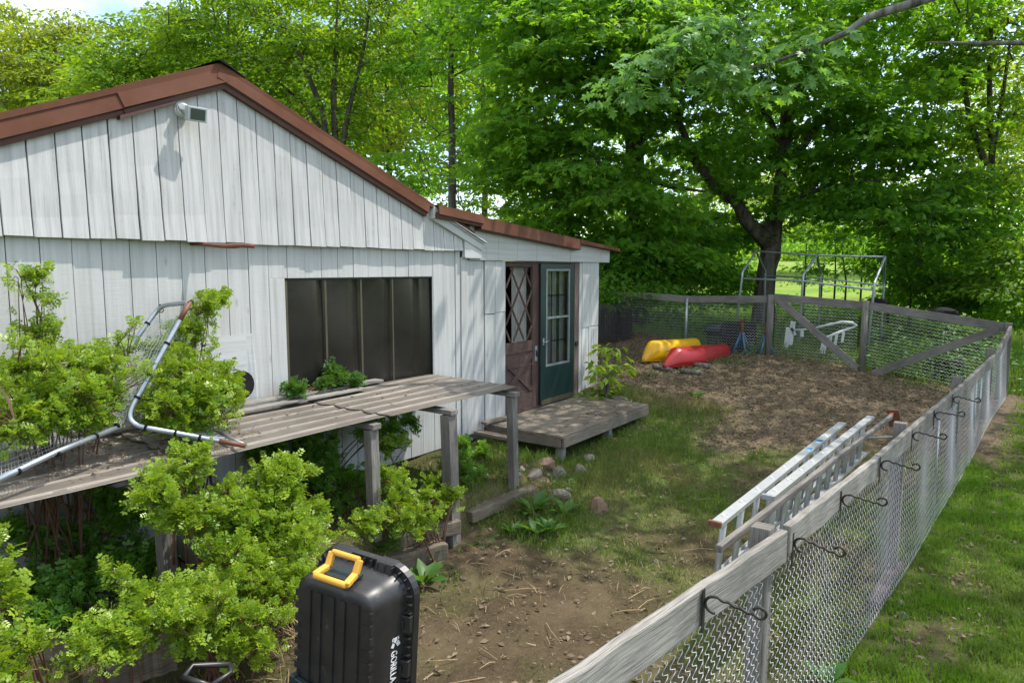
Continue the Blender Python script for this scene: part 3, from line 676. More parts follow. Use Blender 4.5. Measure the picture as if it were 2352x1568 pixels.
# rusty stick poking out from under the gable boards
mb = MB(); p0 = ony(437, 561, W + .0); p1 = ony(585, 566, W - .42); pts = [p0 + (p1 - p0) * f + Vector((0, 0, .006 * math.sin(f * 9))) for f in (0, .2, .4, .55, .7, .8, .9, 1)]
mb.tube(pts, [.010, .016, .017, .018, .022, .018, .020, .018], 8); tag(mb.build('stick', M['rust_bright']), 'reddish brown stick poking out beneath the gable boards', 'stick')
# ------------------------------------------------------------------ corrugated bench along the wall
BN = thing('bench', 'long bench of brown corrugated panels on weathered posts along the shed wall', 'bench', (4, 4.8, gz(4, 4.2)))
BZ = 1.315
def sheet(x0, x1, y0, y1, dz, ph, sag=.0, ragged=True):
    def fn(u, v):
        X = x0 + u * (x1 - x0); Y = y0 + v * (y1 - y0)
        if ragged and u > .999: X += .02 * math.sin(v * 9 + ph) + .008 * math.sin(v * 41)
        if ragged and u < .001: X += .02 * math.sin(v * 23 + ph)
        s = (Y * 2 * math.pi / .19 + ph)
        return (X, Y + .004 * math.sin(X * 3), BZ + dz - .010 + .013 * math.exp(-(((s / 6.28318) % 1 - .5) / .10) ** 2) - sag * math.sin(u * 3.14) + .004 * math.sin(X * 2.1 + Y * 3) + .02 * v)
    mb = MB(); n = 30; mm = 96
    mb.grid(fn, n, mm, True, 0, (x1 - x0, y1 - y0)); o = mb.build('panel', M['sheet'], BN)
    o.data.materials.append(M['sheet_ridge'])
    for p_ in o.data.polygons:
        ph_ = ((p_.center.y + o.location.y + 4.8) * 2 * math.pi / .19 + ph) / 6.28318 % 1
        if abs(ph_ - .5) < .10: p_.material_index = 1  # crests coloured lighter: sunlit highlight put into the colour, along with wear
    sol = o.modifiers.new('thick', 'SOLIDIFY'); sol.thickness = .003; return o
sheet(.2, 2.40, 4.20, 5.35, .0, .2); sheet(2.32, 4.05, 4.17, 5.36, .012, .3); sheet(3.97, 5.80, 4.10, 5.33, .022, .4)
mb = MB(); mb.beam((2.0, 5.26, BZ + .075), (5.0, 5.31, BZ + .07), .13, .025, n=6, jit=.002); mb.beam((2.5, 5.10, BZ + .062), (4.6, 5.12, BZ + .060), .10, .02, n=6, jit=.002); mb.build('back_board', M['pale_wood'], BN, .003)
posts = [(2.15, 4.30, .095), (3.85, 4.20, .090), (4.66, 4.05, .115), (5.72, 4.10, .088)]
for (x, y, wd) in posts:
    z0 = gz(x, y - .15) - .1; mb = MB(); mb.beam((x + random.uniform(-.01, .02), y - .02, z0), (x, y, BZ - .085), wd, wd * .95, up=(0, 1, 0), n=8, jit=.0012)
    mb.build('post', M['grey_wood'], BN, .004)
    mb = MB(); mb.beam((x, y - .075, BZ - .055), (x - .02, 5.36, BZ - .045), .095, .045, n=3, jit=.001); mb.build('cross_bar', M['grey_wood'], BN, .003)
# loose black roofing scrap on the first post
mb = MB(); mb.grid(lambda u, v: (1.80 + u * .40, 4.12 + v * .18, BZ - .026 + .012 * math.sin(u * 5) - .03 * (1 - v) * u), 10, 4); o = mb.build('roofing_scrap', M['dark_junk']); o.modifiers.new('t', 'SOLIDIFY').thickness = .006
tag(o, 'scrap of black roofing tucked on the bench post at the left', 'roofing')

# ------------------------------------------------------------------ ball rebounder: bent steel tubes with netting, lying on the bench
GO = thing('ball_rebounder', 'bent steel tube ball rebounder with sagging netting lying on the bench', 'rebounder', (2.0, 4.6, BZ))
C = ony(282, 972, 4.55); P0 = ony(-60, 1128, 4.22); E1 = onz(563, 1023, BZ + .055); E2 = ony(492, 986, 4.62)
TR = ony(436, 694, 4.62); TL = ony(368, 702, 5.02); BL = ony(213, 918, 5.02); P1 = ony(-40, 1005, 4.85)
def bend(a, b, c, r=.09, n=7):
    a, b, c = Vector(a), Vector(b), Vector(c); d1 = (a - b).normalized() * r; d2 = (c - b).normalized() * r
    return [(b + d1) * (1 - t) ** 2 + b * 2 * t * (1 - t) + (b + d2) * t * t for t in [i / n for i in range(n + 1)]]
tr = .0165
up1 = bend(E1, C, TR, .13); top1 = bend(C, TR, TL, .07); top2 = bend(TR, TL, BL, .10)
mb = MB(); mb.tube([E1] + up1 + top1 + top2 + [TL + (BL - TL) * .5, BL], tr, 12); mb.build('upright_tube', M['steel'], GO)
mb = MB(); mb.tube([P0, P0 + (C - P0) * .5 + Vector((0, 0, .01)), C + Vector((-.02, -.01, -.015))], tr, 12); mb.build('base_tube', M['steel'], GO)
mb = MB(); mb.tube([P1, (P1 + BL) * .5, BL], tr * .9, 12); mb.build('base_tube', M['steel'], GO)
mb = MB(); mb.tube([E1 + Vector((.004, 0, 0)), (E1 + E2) * .5, E2], tr * .75, 10); mb.build('cross_tube', M['steel'], GO)
mb = MB(); 
def sleeve(a, b, f0, f1, r): mb.tube([a + (b - a) * f0, a + (b - a) * f1], r, 12)
sleeve(E1, C, -.005, .22, tr + .0012); sleeve(TR, C, .0, .16, tr + .0012); mb.build('rusty_sleeve', M['rust_bright'], GO)
mb = MB()
for a, b, fs in ((TR, C, (.36, .62, .8)), (E1, C, (.38, .58, .82)), (P0, C, (.25, .5, .78, .95)), (TL, BL, (.2, .5, .78))):
    d = (b - a).normalized()
    for f in fs: q = a + (b - a) * f; mb.tube([q - d * .008, q + d * .008], tr + .004, 12)
for q in (TR, TL): mb.tube([q + Vector((.02 * math.cos(k), -.01, -.02 + .03 * math.sin(k))) for k in np.arange(0, 6.3, .6)], .004, 5)
mb.build('strap', M['dark_junk'], GO)
def net(a0, a1, b0, b1, nu, nv, sag, name='net'):
    """netting between edge a0-a1 and edge b0-b1"""
    a0, a1, b0, b1 = map(Vector, (a0, a1, b0, b1)); mb = MB()
    sd = Vector((0, .25, -1))
    def P(u, v):
        p = (a0 + (a1 - a0) * u) * (1 - v) + (b0 + (b1 - b0) * u) * v
        return p + sd * sag * 4 * v * (1 - v) * (.6 + .4 * math.sin(u * 3.14)) + Vector((.004 * math.sin(u * 40), 0, .004 * math.sin(v * 31 + u * 22)))
    for i in range(nu + 1): mb.tube([P(i / nu, j / 10) for j in range(11)], .0019, 3, False)
    for j in range(nv + 1): mb.tube([P(i / 14, .02 + .96 * j / nv) for i in range(15)], .0023, 3, False)
    return mb.build(name, M['net'], GO)
net(TR + (C - TR) * .10, C, TL + (BL - TL) * .12, BL, 42, 9, .07)
net(C, P0, BL, P1, 40, 10, .10)
net(C + (E1 - C) * .12, E1, C + (E1 - C) * .12 + (E2 - E1) * .9, E2, 34, 9, .02)

# ------------------------------------------------------------------ deck at the doors
DK = thing('deck', 'low weathered plank deck in front of the green door', 'deck', (8.1, 4.8, gz(8, 4.2)))
z = .565; mb = MB(); y = 4.17
for i in range(9):
    x1 = 9.32 + .02 * math.sin(i * 2.3) + .03 * i / 8
    mb.frame((6.86 + random.uniform(-.015, .01), y + .064, z - .016 + random.uniform(-.003, .003)), (1, 0, random.uniform(-.001, .001)), (0, 1, 0), (0, 0, 1), x1 - 6.86, .062, .017, 10, .0008); y += .133
mb.build('plank', M['deck_wood'], DK, .004)
mb = MB(); mb.beam((6.90, 4.185, .474), (9.30, 4.175, .474), .04, .118, n=8, jit=.0012); mb.build('front_joist', M['deck_wood'], DK, .004)
mb = MB(); mb.beam((6.885, 4.21, .474), (6.885, 5.34, .474), .04, .115, n=4, jit=.001); mb.build('side_joist', M['deck_wood'], DK, .004)
mb = MB(); mb.beam((9.30, 4.20, .462), (9.30, 5.34, .462), .04, .14, n=4, jit=.001); mb.build('side_joist', M['deck_wood'], DK, .004)
for (x, y, lean) in ((6.99, 4.27, -.03), (8.20, 4.27, .0), (9.17, 4.24, .02), (7.0, 5.2, 0), (9.17, 5.2, 0)):
    mb = MB(); zg = gz(x, y) - .08; mb.beam((x + lean, y - .01, zg), (x, y, .418), .095, .095, up=(0, 1, 0), n=3, jit=.001); mb.build('post', M['pale_wood'], DK, .004)
# broken plank lying beside the deck
mb = MB(); mb.beam((6.75, 5.28, .60), (7.30, 5.24, .605), .09, .03); mb.beam((6.62, 4.75, .50), (6.60, 5.28, .52), .12, .04, n=3, jit=.002)
tag(mb.build('scrap_board', M['deck_wood'], None, .003), 'dark scrap board lying between the shed corner and the deck', 'board')

# ------------------------------------------------------------------ old retaining timbers
def timber(p0, p1, w_, h_, label, sag=.0):
    mb = MB(); p0, p1 = Vector(p0), Vector(p1)
    mb.beam(p0, p1, w_, h_, n=22, jit=.007)
    tag(mb.build('timber', M['log_wood'], None, .012), label, 'timber', 'retaining timbers of the planting bed')
tA = onz(1042, 1196, .24); tB = onz(770, 1262, .24); tC = onz(640, 1300, .2)
timber(tA + Vector((.05, 0, -.05)), tB + Vector((0, 0, -.03)), .15, .13, 'split grey timber edging the bed behind the second bench post from the right')
timber(tA + Vector((-.2, -.06, -.18)), tC + Vector((0, -.06, -.16)), .17, .15, 'lower rotten timber under the split grey one, half sunk in soil')
timber(onz(1225, 1125, .20), onz(1075, 1185, .16), .14, .11, 'dark timber end between the right bench post and the deck rocks')
timber(onz(-60, 1545, .36), onz(215, 1470, .36), .18, .16, 'pale cracked timber at the bottom left corner under rose leaves')
timber(onz(190, 1560, .26), onz(400, 1493, .27), .19, .17, 'big weathered timber at the bottom left, next to the dry stems')

# ------------------------------------------------------------------ stones
def rock(c, rx, ry, rz, m, label, name='stone', group='stones around the deck', seed=0, cat='stone'):
    mb = MB(); nu, nv = 20, 12; rr = random.Random(seed)
    o3 = Vector((rr.random() * 50, rr.random() * 50, rr.random() * 50)); PL = []
    for i in range(9):
        n_ = Vector((rr.gauss(0, 1), rr.gauss(0, 1), rr.gauss(0, 1))).normalized(); PL.append((n_, rr.uniform(.5, .9)))
    def fn(u, v):
        a = u * 2 * math.pi; b = (v - .5) * math.pi
        d = Vector((math.cos(a) * math.cos(b), math.sin(a) * math.cos(b), math.sin(b)))
        k = min([1.15] + [h_ / d.dot(n_) for n_, h_ in PL if d.dot(n_) > .1]) + .06 * mnoise.noise(d * 4 + o3)
        return Vector(c) + Vector((d.x * rx, d.y * ry, d.z * rz)) * (k * 1.15)
    mb.grid(fn, nu, nv, False); return tag(mb.build(name, M[m]), label, cat, group)
def prock(px, py, sw, sh, m, label, seed, **kw):
    p = onground(px, py); d = p.x * FW[0] + p.y * FW[1]; s = d / FL
    rock((p.x, p.y, p.z - sh * s * .02), sw * s * .46, sw * s * .46, sh * s * .52, m, label, seed=seed, **kw)
prock(1222, 1088, 40, 30, 'stone', 'grey mottled stone left of the deck post, topped by a red one', 1)
prock(1252, 1062, 42, 26, 'stone_red', 'reddish stone resting highest in the pile left of the deck post', 2)
prock(1245, 1112, 62, 30, 'stone_red', 'long reddish stone lying lowest in the pile left of the deck post', 3)
prock(1282, 1100, 36, 46, 'stone_pale', 'pale upright stone with split face just left of the deck post', 4)
prock(1335, 1082, 30, 30, 'stone_pale', 'whitish cracked block right beside the deck corner post', 5)
prock(1352, 1058, 26, 34, 'stone', 'small brown stone standing under the deck behind the corner post', 6)
prock(1278, 1140, 60, 30, 'stone', 'flat greyish stone above the broad leaved weed', 7)
prock(1372, 1170, 52, 46, 'stone_red', 'pinkish stone alone in the grass right of the broad leaved weed', 8)
prock(1395, 925, 40, 26, 'stone_pale', 'pale stone at the foot of the sapling by the shed corner', 9)
prock(1422, 918, 46, 22, 'stone', 'grey stone at the far foot of the sapling by the shed corner', 10)
rr0 = random.Random(3)
for i in range(26):
    prock(rr0.gauss(1262, 34), rr0.gauss(1112, 30), rr0.uniform(12, 26), rr0.uniform(9, 18), rr0.choice(('stone', 'stone_red', 'stone_pale', 'stone')), 'small piece of rubble in the stone pile between bench and deck', 60 + i, group='rubble by the deck')
prock(2070, 1363, 22, 14, 'stone_pale', 'pinkish pebble farthest up along the outside of the wire fence', 11, group='pebbles outside the fence')
prock(2065, 1388, 22, 20, 'stone_pale', 'round white pebble in the middle of the three outside the wire fence', 12, group='pebbles outside the fence')
prock(2073, 1414, 34, 13, 'stone_pale', 'long white pebble nearest the camera outside the wire fence', 13, group='pebbles outside the fence')
prock(1690, 1686, 20, 14, 'stone', 'x', 14) if False else None
prock(1505, 1290, 18, 13, 'stone_pale', 'small grey stone alone on the bare soil of the yard', 15, group='stones on the yard')
prock(1290, 1385, 10, 8, 'stone_pale', 'tiny pale stone on the sunlit soil right of the cart', 16, group='stones on the yard')

# stone slab / cement bags tied up under the bench
def sack(c, w_, d_, h_, label):
    mb = MB()
    def fn(u, v):
        a = u * 2 * math.pi; b = (v - .5) * math.pi; cx = math.copysign(abs(math.cos(a)) ** .6, math.cos(a)); sx_ = math.copysign(abs(math.sin(a)) ** .6, math.sin(a)); cb = abs(math.cos(b)) ** .5
        pinch = 1 - .10 * math.exp(-((v - .38) / .05) ** 2) - .08 * math.exp(-((v - .72) / .05) ** 2)
        return Vector(c) + Vector((cx * cb * w_ * pinch + .01 * mnoise.noise((cx * 3, sx_ * 3, v * 5)), sx_ * cb * d_ * pinch, math.copysign(abs(math.sin(b)) ** .7, math.sin(b)) * h_))
    mb.grid(fn, 28, 22, True); o = mb.build('sack', M['sack']); tag(o, label, 'sack')
    mb = MB()
    for zz in (-.10, .13): mb.tube([Vector(c) + Vector((math.copysign(abs(math.cos(a)) ** .6, math.cos(a)) * w_ * .97, math.copysign(abs(math.sin(a)) ** .6, math.sin(a)) * d_ * .97, zz + .02 * math.sin(a))) for a in np.arange(0, 6.3, .25)], .006, 5, False)
    mb.build('cord', M['dark_junk'], o)
sack((2.52, 4.55, .62), .13, .12, .27, 'grey tied sack standing under the bench beside the left post')
def pot(p, r, h, label, nm='plant_pot'):
    mb = MB(); prof = [(r * .75, 0), (r, h), (r * 1.1, h), (r * 1.1, h + .03), (r * .97, h + .03), (r * .9, h - .03), (0.001, h - .03)]
    mb.grid(lambda u, v: Vector(p) + Vector((0, 0, 0)) + (lambda q: Vector((q[0] * math.cos(u * 6.28319), q[0] * math.sin(u * 6.28319), q[1])))(prof[min(len(prof) - 1, int(round(v * (len(prof) - 1))))]), 20, len(prof) - 1, False)
    tag(mb.build(nm, M['black_plastic']), label, 'pot', 'black pots under the bench')
pot(onz(243, 1450, .34), .11, .20, 'black plastic pot half hidden between the rose leaves, right of the two')
pot(onz(22, 1420, .34), .13, .24, 'black plastic pot at the left edge of the picture under the bench')

# ------------------------------------------------------------------ tipped-up dump cart
CT = thing('dump_cart', 'black poly dump cart tipped on end with yellow handle and white lettering', 'cart', (2.3, 2.5, 0))
# bottom panel corners (facing the camera) and rim corners, from the tipped tub
bx, rxx = 2.13, 2.385
yl0, yr0 = 2.73, 2.27; yl1, yr1 = 2.77, 2.23
zt0, zt1 = 1.045, 1.055; zb = .06
CY = (yl0 + yr0) / 2
def loop(f, inset=0.0, rc=.09):
    """rounded cross-section of the tub at depth fraction f (0 bottom panel .. 1 rim), in the y-z plane, only top corners strongly rounded"""
    X = bx + (rxx - bx) * f; a = yl0 + (yl1 - yl0) * f - inset; b = yr0 + (yr1 - yr0) * f + inset; t_ = zt0 + (zt1 - zt0) * f - inset; bo = zb - .05 * f + inset
    pts = []
    for (cy, cz, a0) in ((a - rc, t_ - rc, 0), (b + rc, t_ - rc, 90), (b + rc, bo + rc, 180), (a - rc, bo + rc, 270)):
        for i in range(9):
            an = R(a0 + i * 90 / 8); pts.append(Vector((X, cy + rc * math.cos(an), cz + rc * math.sin(an))))
    return pts
mb = MB()
rings = [loop(-.0, .05, .05), loop(.0, .012, .075), loop(.06, .0, .085), loop(.5, 0, .10), loop(.92, 0, .12), loop(.96, -.004, .12), loop(.96, -.045, .16), loop(1.10, -.048, .16), loop(1.10, -.02, .14), loop(.90, .015, .11), loop(.08, .02, .08), loop(.06, .06, .05)]
nr = len(rings[0]); base = 0
for r_ in rings: mb.v += [tuple(p) for p in r_]
for i in range(len(rings) - 1):
    for k in range(nr):
        k2 = (k + 1) % nr
        mb.face([i * nr + k, i * nr + k2, (i + 1) * nr + k2, (i + 1) * nr + k], [(k * .05, i * .1)] * 4, i not in (4, 5, 6, 7))
mb.face(list(range(nr)), [(0, 0)] * nr); mb.face([(len(rings) - 1) * nr + k for k in reversed(range(nr))], [(0, 0)] * nr)
# ribs on the underside and side steps
for f, wd in ((.16, .045), (.32, .03), (.48, .045), (.64, .03), (.80, .05)):
    yy = yl0 + (yr0 - yl0) * f; zt = zt0 - .06
    mb.prism([(bx - .010, yy + wd / 2, .1), (bx - .010, yy - wd / 2, .1), (bx + .02, yy - wd / 2 - .01, .1), (bx + .02, yy + wd / 2 + .01, .1)], (0, 0, zt - .1))
for i in range(13): 
    zz = .15 + i * .065
    mb.box(bx - .004, bx + .03, yr0 - .004, yr0 + .05, zz, zz + .035, 'z')
    mb.box(bx - .004, bx + .03, yl0 - .05, yl0 + .004, zz, zz + .035, 'z')
# stiffeners inside the rim
L1 = loop(.96, -.004, .12); L2 = loop(.96, -.04, .16)
def lerp_loop(L, s):
    s = s % nr; i = int(s); f = s - i; return L[i] * (1 - f) + L[(i + 1) % nr] * f
per = [0]
for i in range(nr): per.append(per[-1] + (L2[(i + 1) % nr] - L2[i]).length)
s_ = 0
while s_ < per[-1]:
    i = max(j for j in range(nr) if per[j] <= s_); q = i + (s_ - per[i]) / max(1e-6, per[i + 1] - per[i])
    a = lerp_loop(L1, q); b = lerp_loop(L2, q); mb.beam(a + Vector((-.012, 0, 0)), b + Vector((-.012, 0, 0)), .005, .03, up=(1, 0, 0)); s_ += .045
mb.build('tub', M['black_plastic'], CT)
for (y, z_, hor) in ((2.63, 1.065, 1), (2.37, 1.065, 1), (2.215, .82, 0), (2.215, .58, 0), (2.215, .28, 0)):   # latch blocks on the rim
    mb = MB()
    if hor: mb.prism([(2.335, y + .05, z_ - .05), (2.335, y - .05, z_ - .05), (2.36, y - .05, z_ + .035), (2.36, y + .05, z_ + .035)], (.07, 0, 0)); mb.box(2.328, 2.334, y - .025, y + .025, z_ - .045, z_ - .01)
    else: mb.prism([(2.335, y + .06, z_ + .045), (2.335, y + .06, z_ - .045), (2.345, y - .025, z_ - .045), (2.345, y - .025, z_ + .045)], (.075, 0, 0)); mb.box(2.328, 2.334, y + .005, y + .03, z_ - .025, z_ + .02)
    mb.build('latch_block', M['black_plastic'], CT, .006)
# yellow grab handle
def tp(f, y, z_): return Vector((bx + (rxx - bx) * f, y, z_))
hy0, hy1 = 2.595, 2.425; mb = MB()
def bar(pts, w_, h_):
    for a, b in zip(pts[:-1], pts[1:]): mb.beam(a, b, w_, h_)
A1, A2 = tp(.40, hy0, 1.155), tp(.40, hy1, 1.155); B1, B2 = tp(.28, hy0, 1.09), tp(.28, hy1, 1.09); C1, C2 = tp(-.06, hy0 + .012, 1.075), tp(-.06, hy1 - .012, 1.075); D1, D2 = tp(.42, hy0, 1.10), tp(.42, hy1, 1.10)
mb.tube([A1, A2], .015, 10); mb.tube([C1, C2], .017, 10)
for a, b, c in ((A1, B1, C1), (A2, B2, C2)): mb.beam(a, b, .028, .034, up=(0, 1, 0)); mb.beam(b, c, .028, .034, up=(0, 1, 0))
mb.build('handle', M['yellow_plastic'], CT, .006)
mb = MB(); mb.box(bx + .03, bx + .13, 2.42, 2.58, 1.058, 1.072); mb.box(bx + .02, bx + .045, 2.41, 2.59, 1.05, 1.062); mb.build('handle_plate', M['cart_steel'], CT, .003)
# lettering on the right flank, reading downward
def text_mesh(s, size, name, parent, mat, origin, xdir, ydir, extr=.0015, ys=1.0):
    cu = bpy.data.curves.new('t', 'FONT'); cu.body = s; cu.size = size; cu.extrude = extr; cu.resolution_u = 3; cu.space_character = 1.02
    ob = bpy.data.objects.new('t', cu); COL.objects.link(ob); dg = bpy.context.evaluated_depsgraph_get(); me = bpy.data.meshes.new_from_object(ob.evaluated_get(dg)); bpy.data.objects.remove(ob)
    X = Vector(xdir).normalized(); Y = Vector(ydir); Y = (Y - X * Y.dot(X)).normalized(); Zv = X.cross(Y)
    mt = Matrix((( X.x, Y.x, Zv.x, origin[0]), (X.y, Y.y, Zv.y, origin[1]), (X.z, Y.z, Zv.z, origin[2]), (0, 0, 0, 1))); me.transform(mt @ Matrix.Diagonal((1, ys, 1, 1))); me.materials.clear()
    return link(name, me, mat, parent)
fdir = Vector((rxx - bx, yr1 - yr0, 0)).normalized(); fn_ = Vector((fdir.y, -fdir.x, 0))      # along depth, and outward normal
def flank(f, z_): return Vector((bx + (rxx - bx) * f, yr0 + (yr1 - yr0) * f, z_)) + fn_ * .0035
text_mesh('GORILLA CARTS', .041, 'lettering', CT, M['white_print'], flank(.56, .70), (0, 0, -1), fdir, ys=1.5)
mb = MB(); o_ = flank(.66, .745)
def em(pts):
    P = [o_ + fdir * p[0] - Vector((0, 0, 1)) * p[1] for p in pts]; mb.prism(P[::-1], fn_ * .0015)
em([(-.030, .020), (-.012, .030), (-.004, .012), (-.018, -.002)]); em([(.004, .012), (.016, .030), (.036, .022), (.022, -.002)]); em([(-.012, -.004), (.000, .008), (.014, -.004), (.010, -.022), (-.008, -.022)]); em([(-.024, -.008), (-.016, -.008), (-.013, -.026), (-.022, -.020)]); em([(.018, -.008), (.026, -.008), (.024, -.020), (.015, -.026)])
mb.build('emblem', M['white_print'], CT)
# running gear: angle-iron chassis, pull handle
mb = MB(); mb.beam((bx - .03, yl0 - .01, .50), (bx - .03, yr0 + .10, .43), .03, .035); mb.beam((bx - .03, yl0 - .02, .52), (bx - .03, yl0 - .02, .05), .035, .035, up=(0, 1, 0)); mb.beam((bx - .03, yr0 + .10, .45), (bx - .03, yr0 + .10, .05), .035, .035, up=(0, 1, 0)); mb.build('chassis', M['cart_steel'], CT, .003)
hb = Vector((1.80, 2.93, .50))
mb = MB(); mb.tube([Vector((bx - .05, yl0 - .0, .46)), Vector((bx - .12, yl0 + .04, .44)), Vector((1.90, 2.85, .36)), Vector((1.74, 2.86, .33))], .016, 8); mb.build('pull_bar', M['cart_steel'], CT)
Ha, Hb, Hc, Hd, He = onz(503, 1535, .50), onz(528, 1510, .50), onz(606, 1512, .50), onz(604, 1530, .49), onz(556, 1556, .48)
mb = MB(); mb.tube([Ha, Hb, Hc], .015, 8); mb.tube([Hc, Hd, He], .014, 8); mb.tube([Ha, He], .014, 8); mb.tube([He, onz(548, 1600, .45)], [.02, .016], 8); mb.build('pull_handle', M['black_plastic'], CT, .0)
mb = MB()
for (y, s) in ((2.95, 1), (2.20, -1)):
    for a in np.arange(0, 6.28, 6.28 / 26):
        pass
    mb.grid(lambda u, v: Vector((1.90, y, .17)) + Vector(((.125 + .045 * math.cos(v * 6.2832)) * math.cos(u * 6.2832), .04 * math.sin(v * 6.2832), (.125 + .045 * math.cos(v * 6.2832)) * math.sin(u * 6.2832))), 32, 10, True)
mb.build('tyre', M['dark_junk'], CT)
CT.location = (2.237, 2.662, -.02); CT.rotation_euler = (R(4), 0, R(10))
# ------------------------------------------------------------------ chain-link fences
def chain(name, parent, P0, P1, zb0, zb1, zt0, zt1, pitch, rad, m, bulge=None):
    """woven zigzag wires between two ground points; zb/zt bottom and top heights at both ends"""
    P0 = np.array(P0, float); P1 = np.array(P1, float); L = np.linalg.norm(P1 - P0); tdir = np.append((P1 - P0) / L, 0); nd = np.array([tdir[1], -tdir[0], 0])
    n = int(L / pitch); Vs = []; Fs = []; off = 0
    for i in range(n):
        s0 = (i + .5) * pitch
        f = s0 / L; zb = zb0 + (zb1 - zb0) * f if not callable(zb0) else zb0(f); zt = zt0 + (zt1 - zt0) * f if not callable(zt0) else zt0(f)
        k = int((zt - zb) / (pitch / 2)) + 1
        zz = zb + np.arange(k) * (pitch / 2) + (0 if i % 2 == 0 else 0)
        s = s0 + np.where(np.arange(k) % 2 == 0, -pitch / 2, pitch / 2) * 1.26
        d = np.where(np.arange(k) % 2 == 0, 1, -1) * .0035
        if bulge is not None: d = d + bulge(s / L, (zz - zb) / (zt - zb))
        # soft corners: insert points around each bend
        pts = np.stack([P0[0] + tdir[0] * s + nd[0] * d, P0[1] + tdir[1] * s + nd[1] * d, zz], 1)
        a = pts[:-1] * .82 + pts[1:] * .18; b = pts[:-1] * .18 + pts[1:] * .82
        pts = np.stack([a, b], 1).reshape(-1, 3)
        offs = np.stack([nd * rad, -.5 * nd * rad + .87 * rad * np.array([tdir[0] * .7, tdir[1] * .7, .7]), -.5 * nd * rad - .87 * rad * np.array([tdir[0] * .7, tdir[1] * .7, .7])])
        m_ = len(pts); V = (pts[:, None, :] + offs[None]).reshape(-1, 3); q = np.arange(m_ - 1)[:, None] * 3
        fs = []
        for e in range(3):
            e2 = (e + 1) % 3; fs.append(np.concatenate([q + e, q + e2, q + 3 + e2], 1)); fs.append(np.concatenate([q + e, q + 3 + e2, q + 3 + e], 1))
        Fs.append(np.concatenate(fs) + off); Vs.append(V); off += len(V)
    me = fast_mesh(name, np.concatenate(Vs), np.concatenate(Fs)); return link(name, me, M[m], parent)

# near fence, running away on the right
NF = thing('wire_fence', 'chain link fence with grey board rail and iron hooks, running away on the right', 'fence', (3.35, .86, gz(3.35, .86)))
def fy(x): return float(fence_y(x))
rail_z = lambda x: 1.30 if x < 3.425 else 1.245 + .003 * x if x < 9.3 else 1.272 + .05 * (x - 9.3) / 3.2 if x < 12.5 else 1.322 + .27 * sst((x - 12.5) / 1.9)
brd = [.6, 3.42, 5.28, 6.45, 9.25, 11.4, 12.55, 13.6, 14.40]
for i, (xa, xb) in enumerate(zip(brd[:-1], brd[1:])):
    dy = random.uniform(-.004, .004); mb = MB(); z0, z1 = rail_z(xa), rail_z(xb)
    hb_ = .160 if i == 0 else .142; z1 = 1.285 if i == 0 else z1
    mb.beam((xa + .004, fy(xa) - .045 + dy, z0 - hb_ / 2), (xb - .004, fy(xb) - .045 - dy, z1 - hb_ / 2 + random.uniform(-.006, .006)), .042, hb_, n=14, jit=.003)
    mb.build('rail', M['pale_wood'] if i < 3 else M['grey_wood'], NF, .006)
for x in (.35, 3.33, 6.36, 9.27, 12.42):
    mb = MB(); mb.beam((x - .04, fy(x) + .035, gz(x, fy(x)) - .1), (x, fy(x) + .028, max(1.27, rail_z(x) - .02 if x < 3.4 else rail_z(x)) + (.03 if x < 9 else .06)), .095, .095, up=(0, 1, 0), n=5, jit=.001); mb.build('post', M['grey_wood'], NF, .006)
for xa, xb in ((.5, 3.3), (3.33, 14.38)):
    chain('mesh', NF, (xa, fy(xa) - .014), (xb, fy(xb) - .014), lambda f: gz(xa + (xb - xa) * f, fy(xa + (xb - xa) * f)) + .02, 0, lambda f: float(rail_z(xa + (xb - xa) * f)) - (.12 if xb < 4 else .06), 0, .056, .0021, 'wire', lambda f, v: .02 * np.sin(f * 4 * (xb - xa)) * np.sin(v * 3.1) + .05 * (1 - v) ** 2)
for x in (7.9, 10.6, 11.1):
    mb = MB(); mb.tube([(x, fy(x) - .03, gz(x, fy(x))), (x, fy(x) - .02, rail_z(x) - .1)], .010, 6); mb.build('tie_strip', M['galv'], NF)
# hooks on the outside face
hx = [2.55, 3.47, 4.30, 5.24, 6.30, 7.28, 8.32]
for x in hx:
    y = fy(x) - .068; z_ = min(rail_z(x), 1.29) - .055; mb = MB()
    mb.box(x - .014, x + .014, y - .004, y, z_ - .12, z_ + .055, 'z')
    c1 = [Vector((x, y - .035 + .032 * math.cos(a), z_ - .02 + .034 * math.sin(a))) for a in np.linspace(-2.2, 1.6 - 3.1416 * 0, 1)]
    loop1 = [Vector((x, y - .04 - .034 * math.cos(a), z_ + .005 + .034 * math.sin(a))) for a in np.linspace(-1.9 + .0, 1.75, 10)][::-1] if False else [Vector((x, y - .045 + .036 * math.cos(a), z_ + .002 + .034 * math.sin(a))) for a in np.linspace(-1.7, 1.57, 10)]
    n = 18; bar_ = [Vector((x + .003 * math.cos(i * 1.3), y - .045 - .17 * i / n, z_ + .036 - .035 * i / n + .003 * math.sin(i * 1.3))) for i in range(1, n + 1)]
    e = bar_[-1]; loop2 = [Vector((x, e.y + .0 - .024 * math.sin(a), e.z + .022 - .022 * math.cos(a) + .0)) for a in np.linspace(.3, 4.4, 10)]
    rt_ = Matrix.Rotation(random.uniform(-.16, .16), 4, 'Z') @ Matrix.Rotation(random.uniform(-.12, .08), 4, 'X'); pv_ = Vector((x, y, z_)); mb.tube([pv_ + rt_ @ (q_ - pv_) for q_ in loop1 + bar_ + loop2], .0062, 7); mb.build('hook', M['iron'], NF)
for x in (6.65,):      # rods on the inside that carry the ladders
    mb = MB(); mb.tube([(x, fy(x) + .02, 1.13), (x, fy(x) + .42, 1.05), (x, fy(x) + .44, 1.12)], .008, 6); mb.build('ladder_rod', M['galv'], NF)

